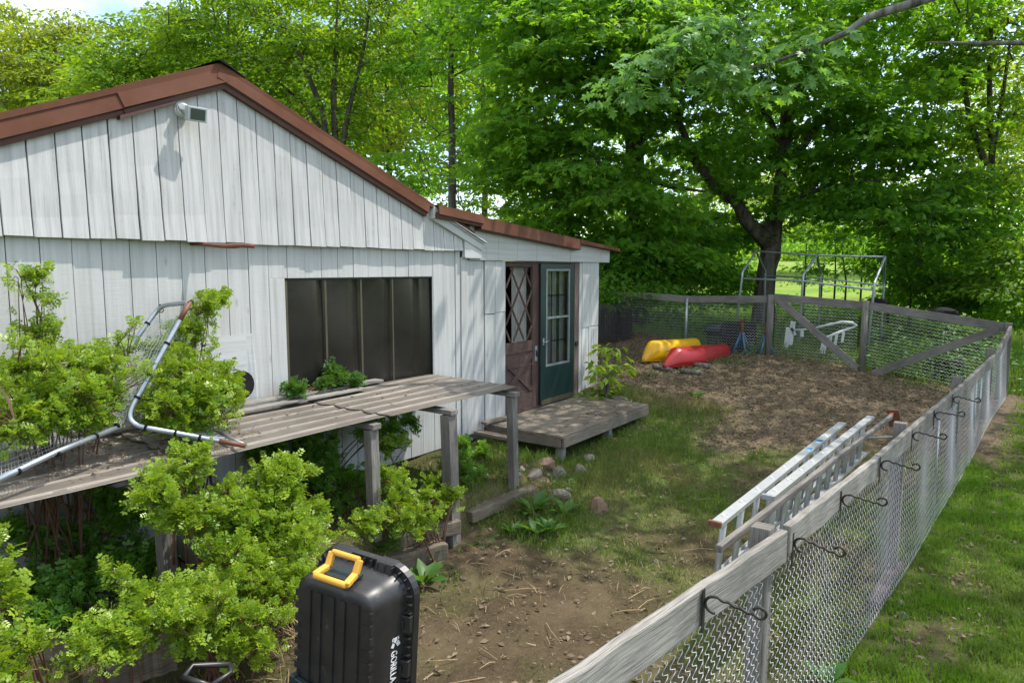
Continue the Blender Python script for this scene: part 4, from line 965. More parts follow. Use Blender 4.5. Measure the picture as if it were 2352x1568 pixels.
# far fence sections at X = 14.5
XF = 14.5
FA = thing('wire_fence', 'chain link fence section behind the two kayaks, left of the braced gate', 'fence', (XF, 5.5, gz(XF, 5.5)))
mb = MB(); mb.beam((XF, 7.15, 1.98), (XF, 5.6, 1.90), .04, .15, n=5, jit=.001); mb.beam((XF, 5.62, 1.90), (XF, 3.92, 1.945), .04, .15, n=5, jit=.001); mb.build('rail', M['grey_wood'], FA, .005)
mb = MB(); mb.beam((XF + .03, 7.22, .7), (XF + .03, 7.18, 2.06), .10, .10, up=(1, 0, 0)); mb.build('post', M['grey_wood'], FA, .005)
mb = MB(); mb.beam((XF + .02, 7.42, .7), (XF + .02, 7.38, 2.05), .12, .09, up=(1, 0, 0)); mb.build('post', M['grey_wood'], FA, .005)
mb = MB(); mb.tube([(XF - .05, 5.63, .9), (XF - .05, 5.61, 1.93)], .028, 10); mb.build('pipe_post', M['galv'], FA)
chain('mesh', FA, (XF + .03, 7.12), (XF + .03, 3.9), .78, .74, 1.90, 1.86, .062, .0030, 'wire')
chain('mesh', FA, (XF + .06, 9.6), (XF + .06, 7.3), .85, .82, 2.10, 2.06, .062, .0030, 'wire')
GT = thing('gate', 'wooden framed wire gate with diagonal brace, between the round post and the middle post', 'gate', (XF, 3.0, gz(XF, 3)))
mb = MB(); mb.tube([(XF, 3.86, .6), (XF, 3.84, 2.04)], .068, 12); mb.build('post', M['grey_wood'], GT)
mb = MB(); mb.beam((XF, 3.78, 1.99), (XF, 2.14, 1.87), .04, .15, n=5, jit=.001); mb.build('rail', M['grey_wood'], GT, .005)
mb = MB(); mb.beam((XF - .045, 3.72, 1.98), (XF - .045, 2.18, .66), .035, .14, n=5, jit=.001); mb.build('brace', M['grey_wood'], GT, .005)
chain('mesh', GT, (XF + .03, 3.76), (XF + .03, 2.16), .78, .70, 1.93, 1.82, .062, .0030, 'wire')
FC = thing('wire_fence', 'chain link fence section with slanting brace running to the far right corner', 'fence', (XF, 1.0, gz(XF, 1)))
mb = MB(); mb.tube([(XF, 2.11, .5), (XF, 2.09, 1.96)], .060, 12); mb.build('post', M['grey_wood'], FC)
mb = MB(); mb.beam((XF, 2.03, 1.865), (XF, -.08, 1.56), .04, .15, n=7, jit=.001); mb.build('rail', M['grey_wood'], FC, .005)
mb = MB(); mb.beam((XF - .045, 1.90, .58), (XF - .045, .0, 1.53), .035, .14, n=6, jit=.001); mb.build('brace', M['grey_wood'], FC, .005)
mb = MB(); mb.beam((XF + .02, -.13, .2), (XF + .0, -.13, 1.64), .11, .11, up=(1, 0, 0)); mb.build('post', M['grey_wood'], FC, .005)
mb = MB(); mb.beam((XF - .25, -.05, .2), (XF - .25, -.06, 1.40), .09, .09, up=(1, 0, 0)); mb.build('post', M['grey_wood'], FC, .005)
chain('mesh', FC, (XF + .03, 2.03), (XF + .03, -.05), .68, .34, 1.82, 1.52, .062, .0030, 'wire')

# ------------------------------------------------------------------ ladders hung along the inside of the fence
def ladder(xa, ya, xb, yb, zt, wdt, label, step=.30, end='galv'):
    L = thing('ladder', label, 'ladder', (xa, ya, zt - wdt), 'aluminium ladders hung on the fence')
    a = Vector((xa, ya, zt)); b = Vector((xb, yb, zt)); d = (b - a).normalized(); dn = Vector((.02, .10, -1)).normalized()
    for k in (0, 1):
        mb = MB(); o = dn * (wdt * k); sgn = 1 if k == 0 else -1
        mb.beam(a + o, b + o, .066, .005); side = Vector((-d.y, d.x, 0))
        for s in (-1, 1): mb.beam(a + o + side * (.031 * s) + dn * (.012 * sgn), b + o + side * (.031 * s) + dn * (.012 * sgn), .004, .022)
        mb.build('rail', M['alu'], L)
    n = int((b - a).length / step)
    for i in range(n):
        mb = MB(); q = a + d * (.15 + i * step); mb.tube([q - dn * .003, q + dn * (wdt - .003)], .019, 8, True)
        q = a + d * (.15 + i * step) - dn * .004
        mb.tube([q + d * (.017 * math.cos(t_)) + Vector((-d.y, d.x, 0)) * (.017 * math.sin(t_)) for t_ in np.arange(0, 6.2, .5)], .003, 4, False, True)
        mb.build('rung', M['alu'], L)
    mb = MB(); mb.beam(a - d * .012, a + d * .012, .074, .034); mb.beam(a - d * .012 + dn * wdt, a + d * .012 + dn * wdt, .074, .034); mb.build('end_cap', M[end], L, .004)
    return L, a, d
L1, a, d = ladder(3.63, 1.215, 6.80, 1.12, 1.15, .40, 'long aluminium ladder nearest the yard with rust coloured end cap', end='rust')
mb = MB()
for f in (1.95, 2.28): q = a + d * f + Vector((0, 0, .0045)); mb.beam(q, q + d * .07, .05, .002)
mb.build('sticker', M['blue_sticker'], L1)
ladder(4.20, 1.085, 7.16, .935, 1.17, .36, 'shorter aluminium ladder hung between the long one and the fence', step=.28)
# pole tool lying on the rods
PT = thing('pole_tool', 'long wooden handled tool with rusty head lying along the inside of the fence', 'tool', (3.4, 1.03, 1.2))
mb = MB(); mb.beam(onz(1650, 1260, 1.195), onz(2046, 957, 1.21), .034, .040, n=10, jit=.001); mb.build('handle', M['grey_wood'], PT, .008)
e = onz(2048, 955, 1.215); mb = MB(); mb.beam(e + Vector((-.05, .01, 0)), e + Vector((.10, 0, .01)), .03, .03); mb.prism([e + Vector((.06, .05, .04)), e + Vector((.06, -.05, .05)), e + Vector((.12, -.07, -.12)), e + Vector((.12, .03, -.13))], (.012, 0, .004)); mb.build('head', M['rust'], PT, .004)
# brick edging and buckets lying behind the mesh
p = onground(2030, 1370); mb = MB(); mb.beam((p.x - .3, p.y + .03, p.z + .03), (p.x + .6, p.y - .02, p.z + .05), .09, .09, n=3, jit=.003); tag(mb.build('footboard', M['jamb_wood'], None, .006), 'brown board end sticking out under the wire fence', 'board')

# ------------------------------------------------------------------ pipe frame of an old greenhouse behind the fence
GH = thing('greenhouse_frame', 'bare galvanised pipe frame of a small greenhouse behind the gate', 'frame', (16.4, 3.4, gz(16.4, 3.4)))
XG0, XGA = 15.5, 16.6
hoops = [(1737, 577, 1705, 625, 1685, 790), (1877, 586, 1845, 630, 1833, 805), (2033, 590, 2008, 650, 1990, 825)]
aps = []; kn = []; bk = []
for (ax, ay, kx, ky, bx_, by_) in hoops:
    ap = onx(ax, ay, XGA); kk = onx(kx, ky, XG0); bb = onx(bx_, by_, XG0); bk2 = Vector((2 * XGA - XG0, kk.y + .1, kk.z)); bb2 = Vector((2 * XGA - XG0 + .05, kk.y + .1, gz(17.6, kk.y)))
    mb = MB(); mb.tube([bb, kk - Vector((0, 0, .12))] + bend(kk - Vector((0, 0, .12)), kk, ap, .07, 5) + [ap] + bend(ap, bk2, bb2, .07, 5) + [bb2], .025, 8); mb.build('hoop', M['galv'], GH)
    aps.append(ap); kn.append(kk - Vector((0, 0, .14))); bk.append(bk2 - Vector((0, 0, .1)))
for nm, P in (('ridge_pipe', aps), ('side_pipe', kn), ('side_pipe', bk)):
    mb = MB(); mb.tube(P, .021, 8); mb.build(nm, M['galv'], GH)
b0 = onx(1640, 793, XG0); mb = MB(); mb.tube([onx(1672, 797, XG0), onx(1833, 806, XG0), onx(1990, 828, XG0)], .02, 8); mb.build('base_pipe', M['galv'], GH)

# ------------------------------------------------------------------ kayaks on logs
def kayak(name, nose, tail, wdt, hgt, m, label, hull_up=True):
    K = thing(name, label, 'kayak', ((nose[0] + tail[0]) / 2, (nose[1] + tail[1]) / 2, min(nose[2], tail[2])), 'overturned kayaks')
    a = Vector(nose); b = Vector(tail); d = b - a; L = d.length; d.normalize(); s = Vector((-d.y, d.x, 0)).normalized(); u = d.cross(s) * -1
    if u.z < 0: u = -u
    mb = MB()
    def fn(i, j):
        w_ = max(.03, math.sin(math.pi * .5 * min(1, i / .45)) ** .7) if i < .45 else 1 - .42 * ((i - .45) / .55) ** 2.2; h_ = max(.03, min(1, i / .17) ** .85) * (1 - .16 * i)
        an = math.pi * j; cx = math.cos(an); sx_ = math.sin(an)
        px = math.copysign(abs(cx) ** .62, cx); pz = abs(sx_) ** .55
        rake_ = 0
        keel = .018 * math.exp(-((j - .5) / .05) ** 2)
        return a + d * (L * i + rake_) + s * (px * wdt * .5 * w_ * (1 - .10 * pz)) + u * (pz * hgt * h_ * (.85 if w_ < .2 else 1) + keel)
    mb.grid(fn, 40, 28, True); hull = mb.build('hull', M[m], K)
    hull.modifiers.new('t', 'SOLIDIFY').thickness = .012
    mb = MB(); mb.quad([fn(.999, j / 14) for j in range(15)]); mb.build('transom', M[m], K)
    mb = MB(); mb.tube([fn(i / 40, 0) for i in range(41)], .014, 6); mb.tube([fn(i / 40, 1) for i in range(41)], .014, 6); mb.build('gunwale', M[m], K)
    mb = MB()
    def deckf(i, j): return fn(.02 + .96 * i, 0) * (1 - j) + fn(.02 + .96 * i, 1) * j + u * (.02 * math.sin(j * 3.14))
    mb.grid(deckf, 20, 4, True); mb.build('deck', M[m], K)
    return K, fn, s, u, d
ky, fnY, sY, uY, dY = kayak('kayak', onx(1476, 836, 12.45) + Vector((0, 0, .06)), onx(1596, 812, 14.25), .52, .37, 'kayak_yellow', 'yellow kayak lying upside down behind the red one')
kr, fnR, sR, uR, dR = kayak('kayak', onx(1524, 850, 12.0) + Vector((0, 0, .06)), onx(1664, 822, 14.2), .48, .33, 'kayak_red', 'faded red kayak lying upside down on logs in front of the yellow one')
mb = MB()      # small registration-like marking on the yellow flank
q0 = fnY(.16, .93); q1 = fnY(.30, .93); nrm = (sY * (1 if (fnY(.2, 1) - fnY(.2, 0)).dot(sY) > 0 else -1) * 1 + uY * .4).normalized()
for i, (f0, f1) in enumerate(((0, .1), (.13, .16), (.2, .28), (.31, .36), (.40, .46), (.50, .58), (.62, .68), (.72, .82), (.86, .96))):
    A_ = q0 + (q1 - q0) * f0 + nrm * .008; B_ = q0 + (q1 - q0) * f1 + nrm * .008; mb.prism([A_, B_, B_ + uY * .035, A_ + uY * .035], nrm * .003)
mb.build('marking', M['dark_junk'], ky)
mb = MB(); nn = fnR(.0, .5); mb.tube([fnR(.01, .2) , fnR(.0, .5) - dR * .02, fnR(.01, .8)], .012, 6); mb.build('toggle', M['dark_junk'], kr)
mb = MB(); bq = onx(1495, 838, 12.5); bq2 = onx(1530, 846, 12.35); cp = onx(1524, 826, 12.9)
mb.prism([onz(1497, 833, .66), onz(1522, 848, .64), onz(1535, 834, .66), onz(1512, 826, .68)], (0, 0, .012)); tag(mb.build('white_board', M['white_plastic'], None, .003), 'white board lying beneath the noses of the kayaks', 'board')
for (x0, y0, x1, y1, r_, lb) in ((1562, 856, 1612, 862, .045, 'short log under the middle of the red kayak'), (1590, 842, 1632, 846, .05, 'log at the tail end beneath the red kayak'), (1500, 846, 1545, 856, .04, 'dark log under the noses of both kayaks')):
    a_ = onground(x0, y0); b_ = onground(x1, y1); mb = MB(); mb.tube([a_ + Vector((0, 0, .04)), (a_ + b_) * .5 + Vector((0, .01, .045)), b_ + Vector((0, 0, .04))], [r_, r_ * 1.05, r_], 9); tag(mb.build('log', M['bark_grey']), lb, 'log', 'logs under the kayaks')
# jack stands
def jack(px, py, top_y, label, seed):
    p = onground(px, py); d_ = p.x * FW[0] + p.y * FW[1]; h = (py - top_y) * d_ / FL; J = thing('jack_stand', label, 'jack stand', p, 'jack stands by the gate post')
    for k in range(4):
        a_ = k * math.pi / 2 + .5 + seed; f = p + Vector((.20 * math.cos(a_), .20 * math.sin(a_), .0)); f.z = gz(f.x, f.y); mb = MB(); mb.tube([f, p + Vector((.02 * math.cos(a_), .02 * math.sin(a_), h * .62))], .020, 6); mb.build('leg', M['jack_blue'], J)
    mb = MB(); mb.tube([p + Vector((0, 0, h * .5)), p + Vector((0, 0, h * .97))], .026, 8); mb.box(p.x - .05, p.x + .05, p.y - .03, p.y + .03, p.z + h * .95, p.z + h); mb.tube([p + Vector((-.12, .0, h * .62)), p + Vector((.1, 0, h * .64))], .008, 5); mb.build('column', M['rust'], J)
jack(1703, 812, 733, 'blue and rusty jack stand, taller and left of the pair by the gate post', .2); jack(1757, 813, 742, 'blue and rusty jack stand, shorter and right of the pair by the gate post', .9)
# rolled wire fencing
WR = onground(1415, 768); WR = Vector((14.05, 7.2, gz(14.05, 7.2)))
mb = MB(); hh = .78; rr_ = .42
for i in range(15): mb.tube([WR + Vector((rr_ * (1 - .04 * (i % 2)) * math.cos(a_), rr_ * math.sin(a_), .02 + hh * i / 14)) for a_ in np.arange(0, 6.3, .33)], .008, 3, False)
for k in range(3):
    for a_ in np.arange(0, 6.28, .15): r2 = rr_ * (1 - .12 * k); mb.tube([WR + Vector((r2 * math.cos(a_ + k * .05), r2 * math.sin(a_ + k * .05), 0)), WR + Vector((r2 * math.cos(a_ + k * .05), r2 * math.sin(a_ + k * .05), hh - .05 * k))], .007, 3, False)
mb.tube([WR + Vector((-.1 + .4 * math.sin(t_ * 1.4), -.35 + .06 * t_, hh + .16 * math.sin(t_ * 3.1) - .25 * (t_ > .8) * (t_ - .8) * 4)) for t_ in np.linspace(0, 1, 12)], .010, 5)
tag(mb.build('wire_roll', M['wire_dark']), 'dark roll of wire mesh standing by the shed corner in front of the fence', 'wire roll')
# things lying behind the far fence
def bx_thing(name, p, sx_, sy_, sz_, m, label, cat, bev=.03, rot=.3):
    mb = MB(); mb.frame(Vector(p), (0, 0, 1), (math.cos(rot), math.sin(rot), 0), (-math.sin(rot), math.cos(rot), 0), sz_, sx_ / 2, sy_ / 2, 2, .004, .92); tag(mb.build(name, M[m], None, bev), label, cat)
p = Vector((15.0, 4.62, gz(15.0, 4.62))); bx_thing('crate', p, .45, .75, .62, 'dark_junk', 'black plastic crate behind the wire fence near the jack stands', 'crate')
p = Vector((15.1, 5.18, gz(15.1, 5.18))); mb = MB(); mb.tube([p + Vector((0, -.16, .42)), p + Vector((0, .16, .40))], [.15, .15], 14); mb.tube([p + Vector((0, .17, .40)), p + Vector((0, .25, .40))], [.11, .06], 10); mb.box(p.x - .12, p.x + .12, p.y - .15, p.y + .15, p.z - .02, p.z + .27); tag(mb.build('motor', M['cart_steel'], None, .01), 'bluish grey motor on a block behind the wire fence', 'motor')
for i, (px, py, X_, wd, lb) in enumerate(((2012, 690, 16.5, .42, 'dark rounded bundle behind the middle fence post'), (2165, 712, 15.3, .5, 'dark rounded bundle behind the rail of the right fence section'))):
    q = onx(px, py, X_); rock((q.x, q.y, q.z - .12), .16, .24, .13, 'dark_junk', lb, 'bundle', 'dark bundles behind the fence', 40 + i, 'bundle')
q = onx(2200, 850, 16.0); rock((15.6, .75, gz(15.6, .75) + .10), .30, .40, .22, 'dark_junk', 'low dark heap seen through the right fence section', 'heap', None, 55, 'heap')
# white cradle frame standing in the grass behind the gate
BC = thing('boat_cradle', 'white curved rail frame with slats seen through the gate mesh', 'frame', (15.2, 3.1, gz(15.2, 3.1)))
XC = 15.05
def cp_(x, y, X=XC): return onx(x, y, X)
mb = MB(); mb.tube([cp_(1824, 758), cp_(1860, 756), cp_(1900, 746), cp_(1935, 739), cp_(1958, 741, 15.2), cp_(1968, 747, 15.3), cp_(1958, 752, 15.25), cp_(1940, 758, 15.1), cp_(1905, 772, 15.0), cp_(1884, 779, 15.0)], [.02, .02, .024, .025, .024, .022, .022, .026, .028, .026], 8); mb.build('rail', M['white_plastic'], BC)
for (a_, b_, wd) in (((1822, 738), (1814, 792), .10), ((1811, 752), (1805, 798), .09), ((1818, 752), (1826, 770), .07), ((1896, 778), (1888, 812), .11), ((1908, 774), (1906, 795), .05), ((1922, 768), (1918, 792), .05), ((1938, 762), (1934, 786), .05), ((1842, 757), (1842, 774), .06)):
    mb = MB(); mb.beam(cp_(*a_), cp_(*b_), wd, .03, up=(1, 0, 0)); mb.build('slat', M['white_plastic'], BC, .008)
# ------------------------------------------------------------------ trees
def rvec(n):
    v = RNG.normal(size=(n, 3)); return v / np.linalg.norm(v, axis=1, keepdims=True)
def spray_leaves(P, OUT, rad, n_per, size, tmpl, flat=.22, droop=.35, up_jit=.55):
    """leaf sprays: P (k,3) centres, OUT (k,3) outward directions, rad (k,) radii"""
    k = len(P); ang = RNG.random((k, n_per)) * 2 * np.pi; r = np.sqrt(RNG.random((k, n_per))) * rad[:, None]
    x = np.cos(ang) * r; y = np.sin(ang) * r
    o = OUT.copy(); o[:, 2] = 0; o /= (np.linalg.norm(o, axis=1, keepdims=True) + 1e-6)
    tilt = RNG.uniform(.05, droop, k)
    z = -(x * o[:, 0:1] + y * o[:, 1:2]) * tilt[:, None] - .22 * r * r / rad[:, None] + RNG.normal(size=(k, n_per)) * flat * rad[:, None] * .45
    C = np.stack([P[:, 0:1] + x, P[:, 1:2] + y, P[:, 2:3] + z], -1).reshape(-1, 3)
    rd = np.stack([np.cos(ang), np.sin(ang), np.full_like(ang, -.25)], -1) + .7 * o[:, None, :]
    D = rd.reshape(-1, 3) + RNG.normal(size=(k * n_per, 3)) * .45; D[:, 2] -= .22
    N = np.tile(np.array([[0, 0, 1.0]]), (k * n_per, 1)) + .35 * np.repeat(o, n_per, 0) + RNG.normal(size=(k * n_per, 3)) * up_jit
    S = size * RNG.uniform(.65, 1.25, k * n_per)
    return leaves(C, D, N, S, tmpl)
def sample_blobs(blobs, n, zmax=None, shell=.5):
    """blobs: (centre, (rx, ry, rz)) ; points spread through the volumes, denser toward the outside"""
    vol = np.array([b[1][0] * b[1][1] * b[1][2] for b in blobs]) ** .75; vol /= vol.sum(); cnt = RNG.multinomial(n, vol); P = []; O = []
    for (c, r), m in zip(blobs, cnt):
        d = rvec(m); rr = RNG.random(m) ** shell; q = np.array(c) + d * rr[:, None] * np.array(r); P.append(q); O.append(d)
    return np.concatenate(P), np.concatenate(O)
def tree(name, label, trunk, blobs, n_spray, n_per, size, rad, leafm, tmpl, barkm='bark', group=None, limbs=(), flat=.22, extra=None, up_jit=.55, twig=.012, cat='tree', shell=.5):
    """trunk: [(x, y, z, r)...]; limbs: lists of the same; foliage sprays grow from the nearest wood"""
    b = trunk[0]; T = thing(name, label, cat, b[:3], group)
    mb = MB(); nodes = []
    for k, L in enumerate([trunk] + list(limbs)):
        # resample with a little wander
        pts = []; rs = []
        for (a, c) in zip(L[:-1], L[1:]):
            n = max(2, int((Vector(c[:3]) - Vector(a[:3])).length / .6))
            for i in range(n):
                f = i / n; q = Vector(a[:3]).lerp(Vector(c[:3]), f); r_ = a[3] + (c[3] - a[3]) * f
                q += Vector((random.uniform(-1, 1), random.uniform(-1, 1), 0)) * r_ * .22 if (i or pts) else Vector((0, 0, 0)); pts.append(q); rs.append(r_ * random.uniform(.95, 1.06))
        pts.append(Vector(L[-1][:3])); rs.append(L[-1][3])
        if k == 0:   # root flare
            pts.insert(0, pts[0] - Vector((0, 0, .25))); rs.insert(0, rs[0] * 1.35); rs[1] *= 1.22
        mb.tube(pts, rs, 12 if rs[0] > .1 else 7, True); nodes += [(p, r_) for p, r_ in zip(pts[2:], rs[2:])]
    P, O = sample_blobs(blobs, n_spray, shell=shell)
    NP_ = np.array([tuple(n[0]) for n in nodes]); NRd = np.array([n[1] for n in nodes])
    order = np.argsort([np.min(((NP_ - p) ** 2).sum(1)) for p in P])
    bm2 = MB()
    for j in order:
        p = P[j]; dv = p - NP_; d2 = (dv ** 2).sum(1) + np.where(NP_[:, 2] > p[2] + .3, 3.0, 0); i = int(np.argmin(d2)); a = Vector(NP_[i]); c = Vector(p); ln = (c - a).length
        r0 = min(NRd[i] * .55, .012 + .018 * ln); mid = a.lerp(c, .55) + Vector((random.uniform(-.12, .12), random.uniform(-.12, .12), .10)) * ln
        m1 = a * .25 + mid * .5 + c * .25
        bm2.tube([a, m1, c], [max(r0, twig), max(r0 * .6, twig * .75), twig * .55], 5, False)
        NP_ = np.vstack([NP_, np.array(m1), p]); NRd = np.append(NRd, [max(r0 * .7, twig), max(r0 * .4, twig * .7)])
    mb.build('trunk', M[barkm], T); bm2.build('branches', M[barkm], T)
    parts = [spray_leaves(P, O, rad * RNG.uniform(.6, 1.3, len(P)), n_per, size, tmpl, flat=flat, up_jit=up_jit)]
    V, F, r_ = join(parts); me = fast_mesh('crown', V, F, r_); link('crown', me, M[leafm], T); return T
def ground_at(px, d):
    p = at(px, 700, d); return (p.x, p.y, gz(p.x, p.y))
def blob(x, y, d, rx, rz, ry=None): p = at(x, y, d); return (tuple(p), (rx, ry or rx, rz))
def trunk_px(d, pts):
    """pts: (px, py, width px) up the trunk at distance d; the first stands on the ground"""
    out = []
    for i, (x, y, wd) in enumerate(pts):
        p = at(x, y, d) if i else Vector(ground_at(x, d)); out.append((p.x, p.y, p.z, wd * d / FL / 2))
    return out

# big maple behind the pipe frame
tree('maple_tree', 'big dark maple with thick forked trunk standing behind the pipe frame', trunk_px(18.3, [(1757, 690, 50), (1762, 620, 44), (1772, 550, 44), (1785, 480, 30), (1795, 380, 28), (1812, 240, 30), (1830, 120, 26), (1832, -60, 22), (1835, -350, 8)]),
     [blob(1690, 160, 16.5, 2.6, 2.0), blob(1950, 210, 17, 2.8, 2.0), blob(1660, 490, 19.5, 1.7, .8), blob(1960, 470, 17.8, 2.2, .7), blob(2080, 330, 17, 1.6, 1.1), blob(1560, 330, 17.5, 1.8, 1.3), blob(1800, -90, 18, 2.6, 1.0), blob(1990, 20, 17, 3.0, 1.4), blob(1690, 300, 19.5, 1.6, .8), blob(1690, 540, 19.8, 1.5, .40), blob(1950, 530, 20, 1.6, .30), blob(2120, 480, 17, 1.5, .7), blob(1880, 390, 19.2, 2.0, .8), blob(1990, 440, 18, 1.8, .7), blob(1840, 250, 19, 2.4, 1.4), blob(2050, 180, 18.5, 1.8, 1.2), blob(1800, 370, 16.8, 1.0, .6), blob(1715, 440, 16.8, .7, .4), blob(1850, 470, 17, .9, .35), blob(1700, 380, 19, 1.6, .8)],
     640, 56, .165, .62, 'leaf_maple', T_MAPLE, limbs=[trunk_px(18.0, [(1775, 545, 1)])[:0] or [(*at(1768, 560, 18.3), .26), (*at(1715, 510, 18.1), .17), (*at(1690, 465, 17.9), .15), (*at(1640, 425, 17.6), .13), (*at(1590, 360, 17.2), .10), (*at(1560, 280, 17), .07), (*at(1540, 180, 16.8), .04)],
     [(*at(1795, 390, 18.3), .13), (*at(1850, 330, 17.8), .09), (*at(1900, 250, 17.4), .06), (*at(1960, 190, 17), .03)], [(*at(1785, 480, 18.3), .10), (*at(1860, 440, 17.8), .07), (*at(1960, 420, 17.4), .04), (*at(2060, 410, 17), .02)], [(*at(1800, 350, 18.3), .10), (*at(1770, 280, 18.0), .07), (*at(1730, 220, 17.4), .05), (*at(1690, 120, 16.8), .03)]])
tree('maple_tree', 'dark maple with broad drooping crown left of the forked maple', trunk_px(17.8, [(1462, 690, 46), (1463, 440, 42), (1460, 300, 40), (1452, 150, 34), (1445, 0, 28), (1440, -250, 12)]),
     [blob(1290, 170, 16, 2.0, 1.5), blob(1180, 330, 16.5, 1.35, 1.2), blob(1330, 330, 16, 1.6, 1.3), blob(1250, 20, 17, 2.6, 1.5), blob(1480, 130, 15.6, 2.0, 1.4), blob(1420, 470, 16.4, 1.9, .9), blob(1250, 480, 17.5, 1.3, .9), blob(1540, 30, 16.5, 2.0, 1.2), blob(1400, -100, 18, 2.4, .9), blob(1480, 570, 16.6, 1.6, .5), blob(1330, 560, 17.5, 1.2, .6), blob(1420, 260, 17, 1.2, .8)],
     600, 58, .165, .60, 'leaf_maple', T_MAPLE, limbs=[[(*at(1462, 330, 17.8), .13), (*at(1400, 250, 17), .09), (*at(1330, 190, 16.4), .06), (*at(1250, 150, 16), .03)], [(*at(1462, 430, 17.8), .10), (*at(1380, 450, 17.2), .06), (*at(1300, 440, 17), .03)], [(*at(1460, 400, 17.8), .09), (*at(1540, 430, 17.4), .05), (*at(1620, 440, 17), .03)]])

# oak reaching in from the right, it shades the yard
OKB = Vector((14.5, -7.5, gz(14.5, -7.5)))
def shade(px_, py_, z_, rx, ry, rz): return ((px_ + .42 * z_, py_ - .34 * z_, z_), (rx, ry, rz))
limb_o = [[(14.5, -7.4, 4.6, .28), (13.0, -4.0, 6.2, .2), (11.0, -.5, 7.3, .14), (9.0, 2.0, 7.9, .08), (7.6, 3.0, 8.1, .04)],
          [(14.5, -7.4, 4.8, .24), (12.0, -4.2, 5.6, .16), (*at(2330, -70, 7.6), .062), (*at(2105, 5, 7.2), .044), (*at(1995, 40, 7.2), .038), (*at(1945, 75, 7.2), .032), (*at(1868, 108, 7.3), .022), (*at(1760, 150, 7.4), .018), (*at(1620, 170, 7.5), .010)],
          [(14.5, -7.4, 5.0, .2), (13.2, -4.0, 5.2, .10), (*at(2420, 98, 9.0), .032), (*at(2260, 100, 8.8), .024), (*at(2130, 98, 8.6), .010)],
          [(14.6, -7.5, 7.5, .2), (12, -5, 9.5, .12), (9.5, -2.5, 10.5, .06)], [(14.6, -7.5, 7.5, .2), (16.5, -3, 9.0, .12), (16.5, .5, 9.6, .06)]]
OK = tree('oak_tree', 'oak at the right picture edge, bare pale limb and lobed leaves reaching in on top', [(14.5, -7.5, OKB.z, .40), (14.55, -7.45, 3.5, .34), (14.5, -7.4, 5.0, .30), (14.6, -7.5, 9.0, .18), (14.6, -7.6, 12.5, .06)],
     [shade(7.4, 4.6, 8.4, 1.7, 2.0, .9), shade(6.6, 7.1, 8.2, 1.2, 1.3, .9), shade(10.0, 4.6, 8.8, 2.2, 2.4, .9), shade(7.6, 1.6, 8.6, 2.1, 1.7, .9), shade(11.0, 1.2, 9.0, 2.4, 2.2, .9), shade(5.4, 1.0, 8.4, .8, .9, .7), shade(9.0, -1.6, 9.0, 2.6, 1.5, .8), shade(8.6, 7.2, 8.6, 1.8, 1.3, .9), shade(5.3, 3.6, 8.2, .8, .9, .6), shade(13.4, 3.0, 9.2, 2.0, 2.4, .9), shade(6.2, 9.2, 8.2, 1.4, 1.2, .7), shade(5.6, -1.2, 8.6, 1.2, .9, .6)],
     365, 34, .20, .62, 'leaf_oak', T_OAK, 'bark_grey', limbs=limb_o)
# the near leafy twigs of the same oak
near = [blob(1450, 165, 7.4, .33, .14), blob(1560, 110, 7.4, .36, .14), blob(1640, 175, 7.3, .34, .16), blob(1530, 195, 7.5, .32, .13), blob(1720, 120, 7.3, .36, .15), blob(1820, 130, 7.3, .30, .14), blob(1760, 190, 7.2, .26, .12), blob(1610, 70, 7.6, .34, .12), blob(1880, 80, 7.4, .26, .10), blob(1440, 220, 7.5, .2, .10), blob(1860, 170, 7.3, .22, .10), blob(1700, 60, 7.6, .3, .1)]
P, O = sample_blobs(near, 95); V, F, r_ = spray_leaves(P, O, .17 * RNG.uniform(.7, 1.2, len(P)), 8, .165, T_OAK, flat=.4, droop=.6, up_jit=.45)
link('near_twigs', fast_mesh('near_twigs', V, F, r_), M['leaf_oak'], OK)
mb = MB(); src = [Vector(at(1868, 108, 7.3)), Vector(at(1760, 150, 7.4)), Vector(at(1620, 170, 7.5)), Vector(at(1700, 130, 7.35))]
for p in P[::2]:
    a = min(src, key=lambda s: (s - Vector(p)).length); mb.tube([a, a.lerp(Vector(p), .5) + Vector((0, 0, .03)), Vector(p)], [.007, .005, .003], 4, False); src.append(a.lerp(Vector(p), .6))
mb.build('twigs', M['bark_grey'], OK)

# trees behind the shed
def bg_tree(label, px, d, topy, crowns, n, per, leafm, size=.19, trunk_w=16, name='tree', stems=None, rad=.8, barkm='bark', low=None):
    h = [(px, 690, trunk_w), (px + 4, 690 + (topy + 40 - 690) * .4, trunk_w * .8), (px - 2, 690 + (topy + 40 - 690) * .72, trunk_w * .6), (px + 5, topy + 40, trunk_w * .3)]
    tree(name, label, trunk_px(d, h), [blob(*c) for c in crowns], n, per, size, rad, leafm, T_SIMPLE, barkm, 'trees of the woodland edge', limbs=stems or [], twig=.02)
bg_tree('slim straight maple directly above the roof notch, bare lower trunk', 1036, 19, -60, [(1040, 90, 19, 1.8, 1.3), (1010, 260, 19.5, 1.5, 1.0), (1080, 330, 19.5, 1.2, 1.0), (960, 400, 20, 1.4, .8), (1050, -90, 19, 2.5, 1.5), (940, 150, 20, 1.2, .9)], 190, 46, 'leaf_maple', .17, 22, 'maple_tree', rad=.62)
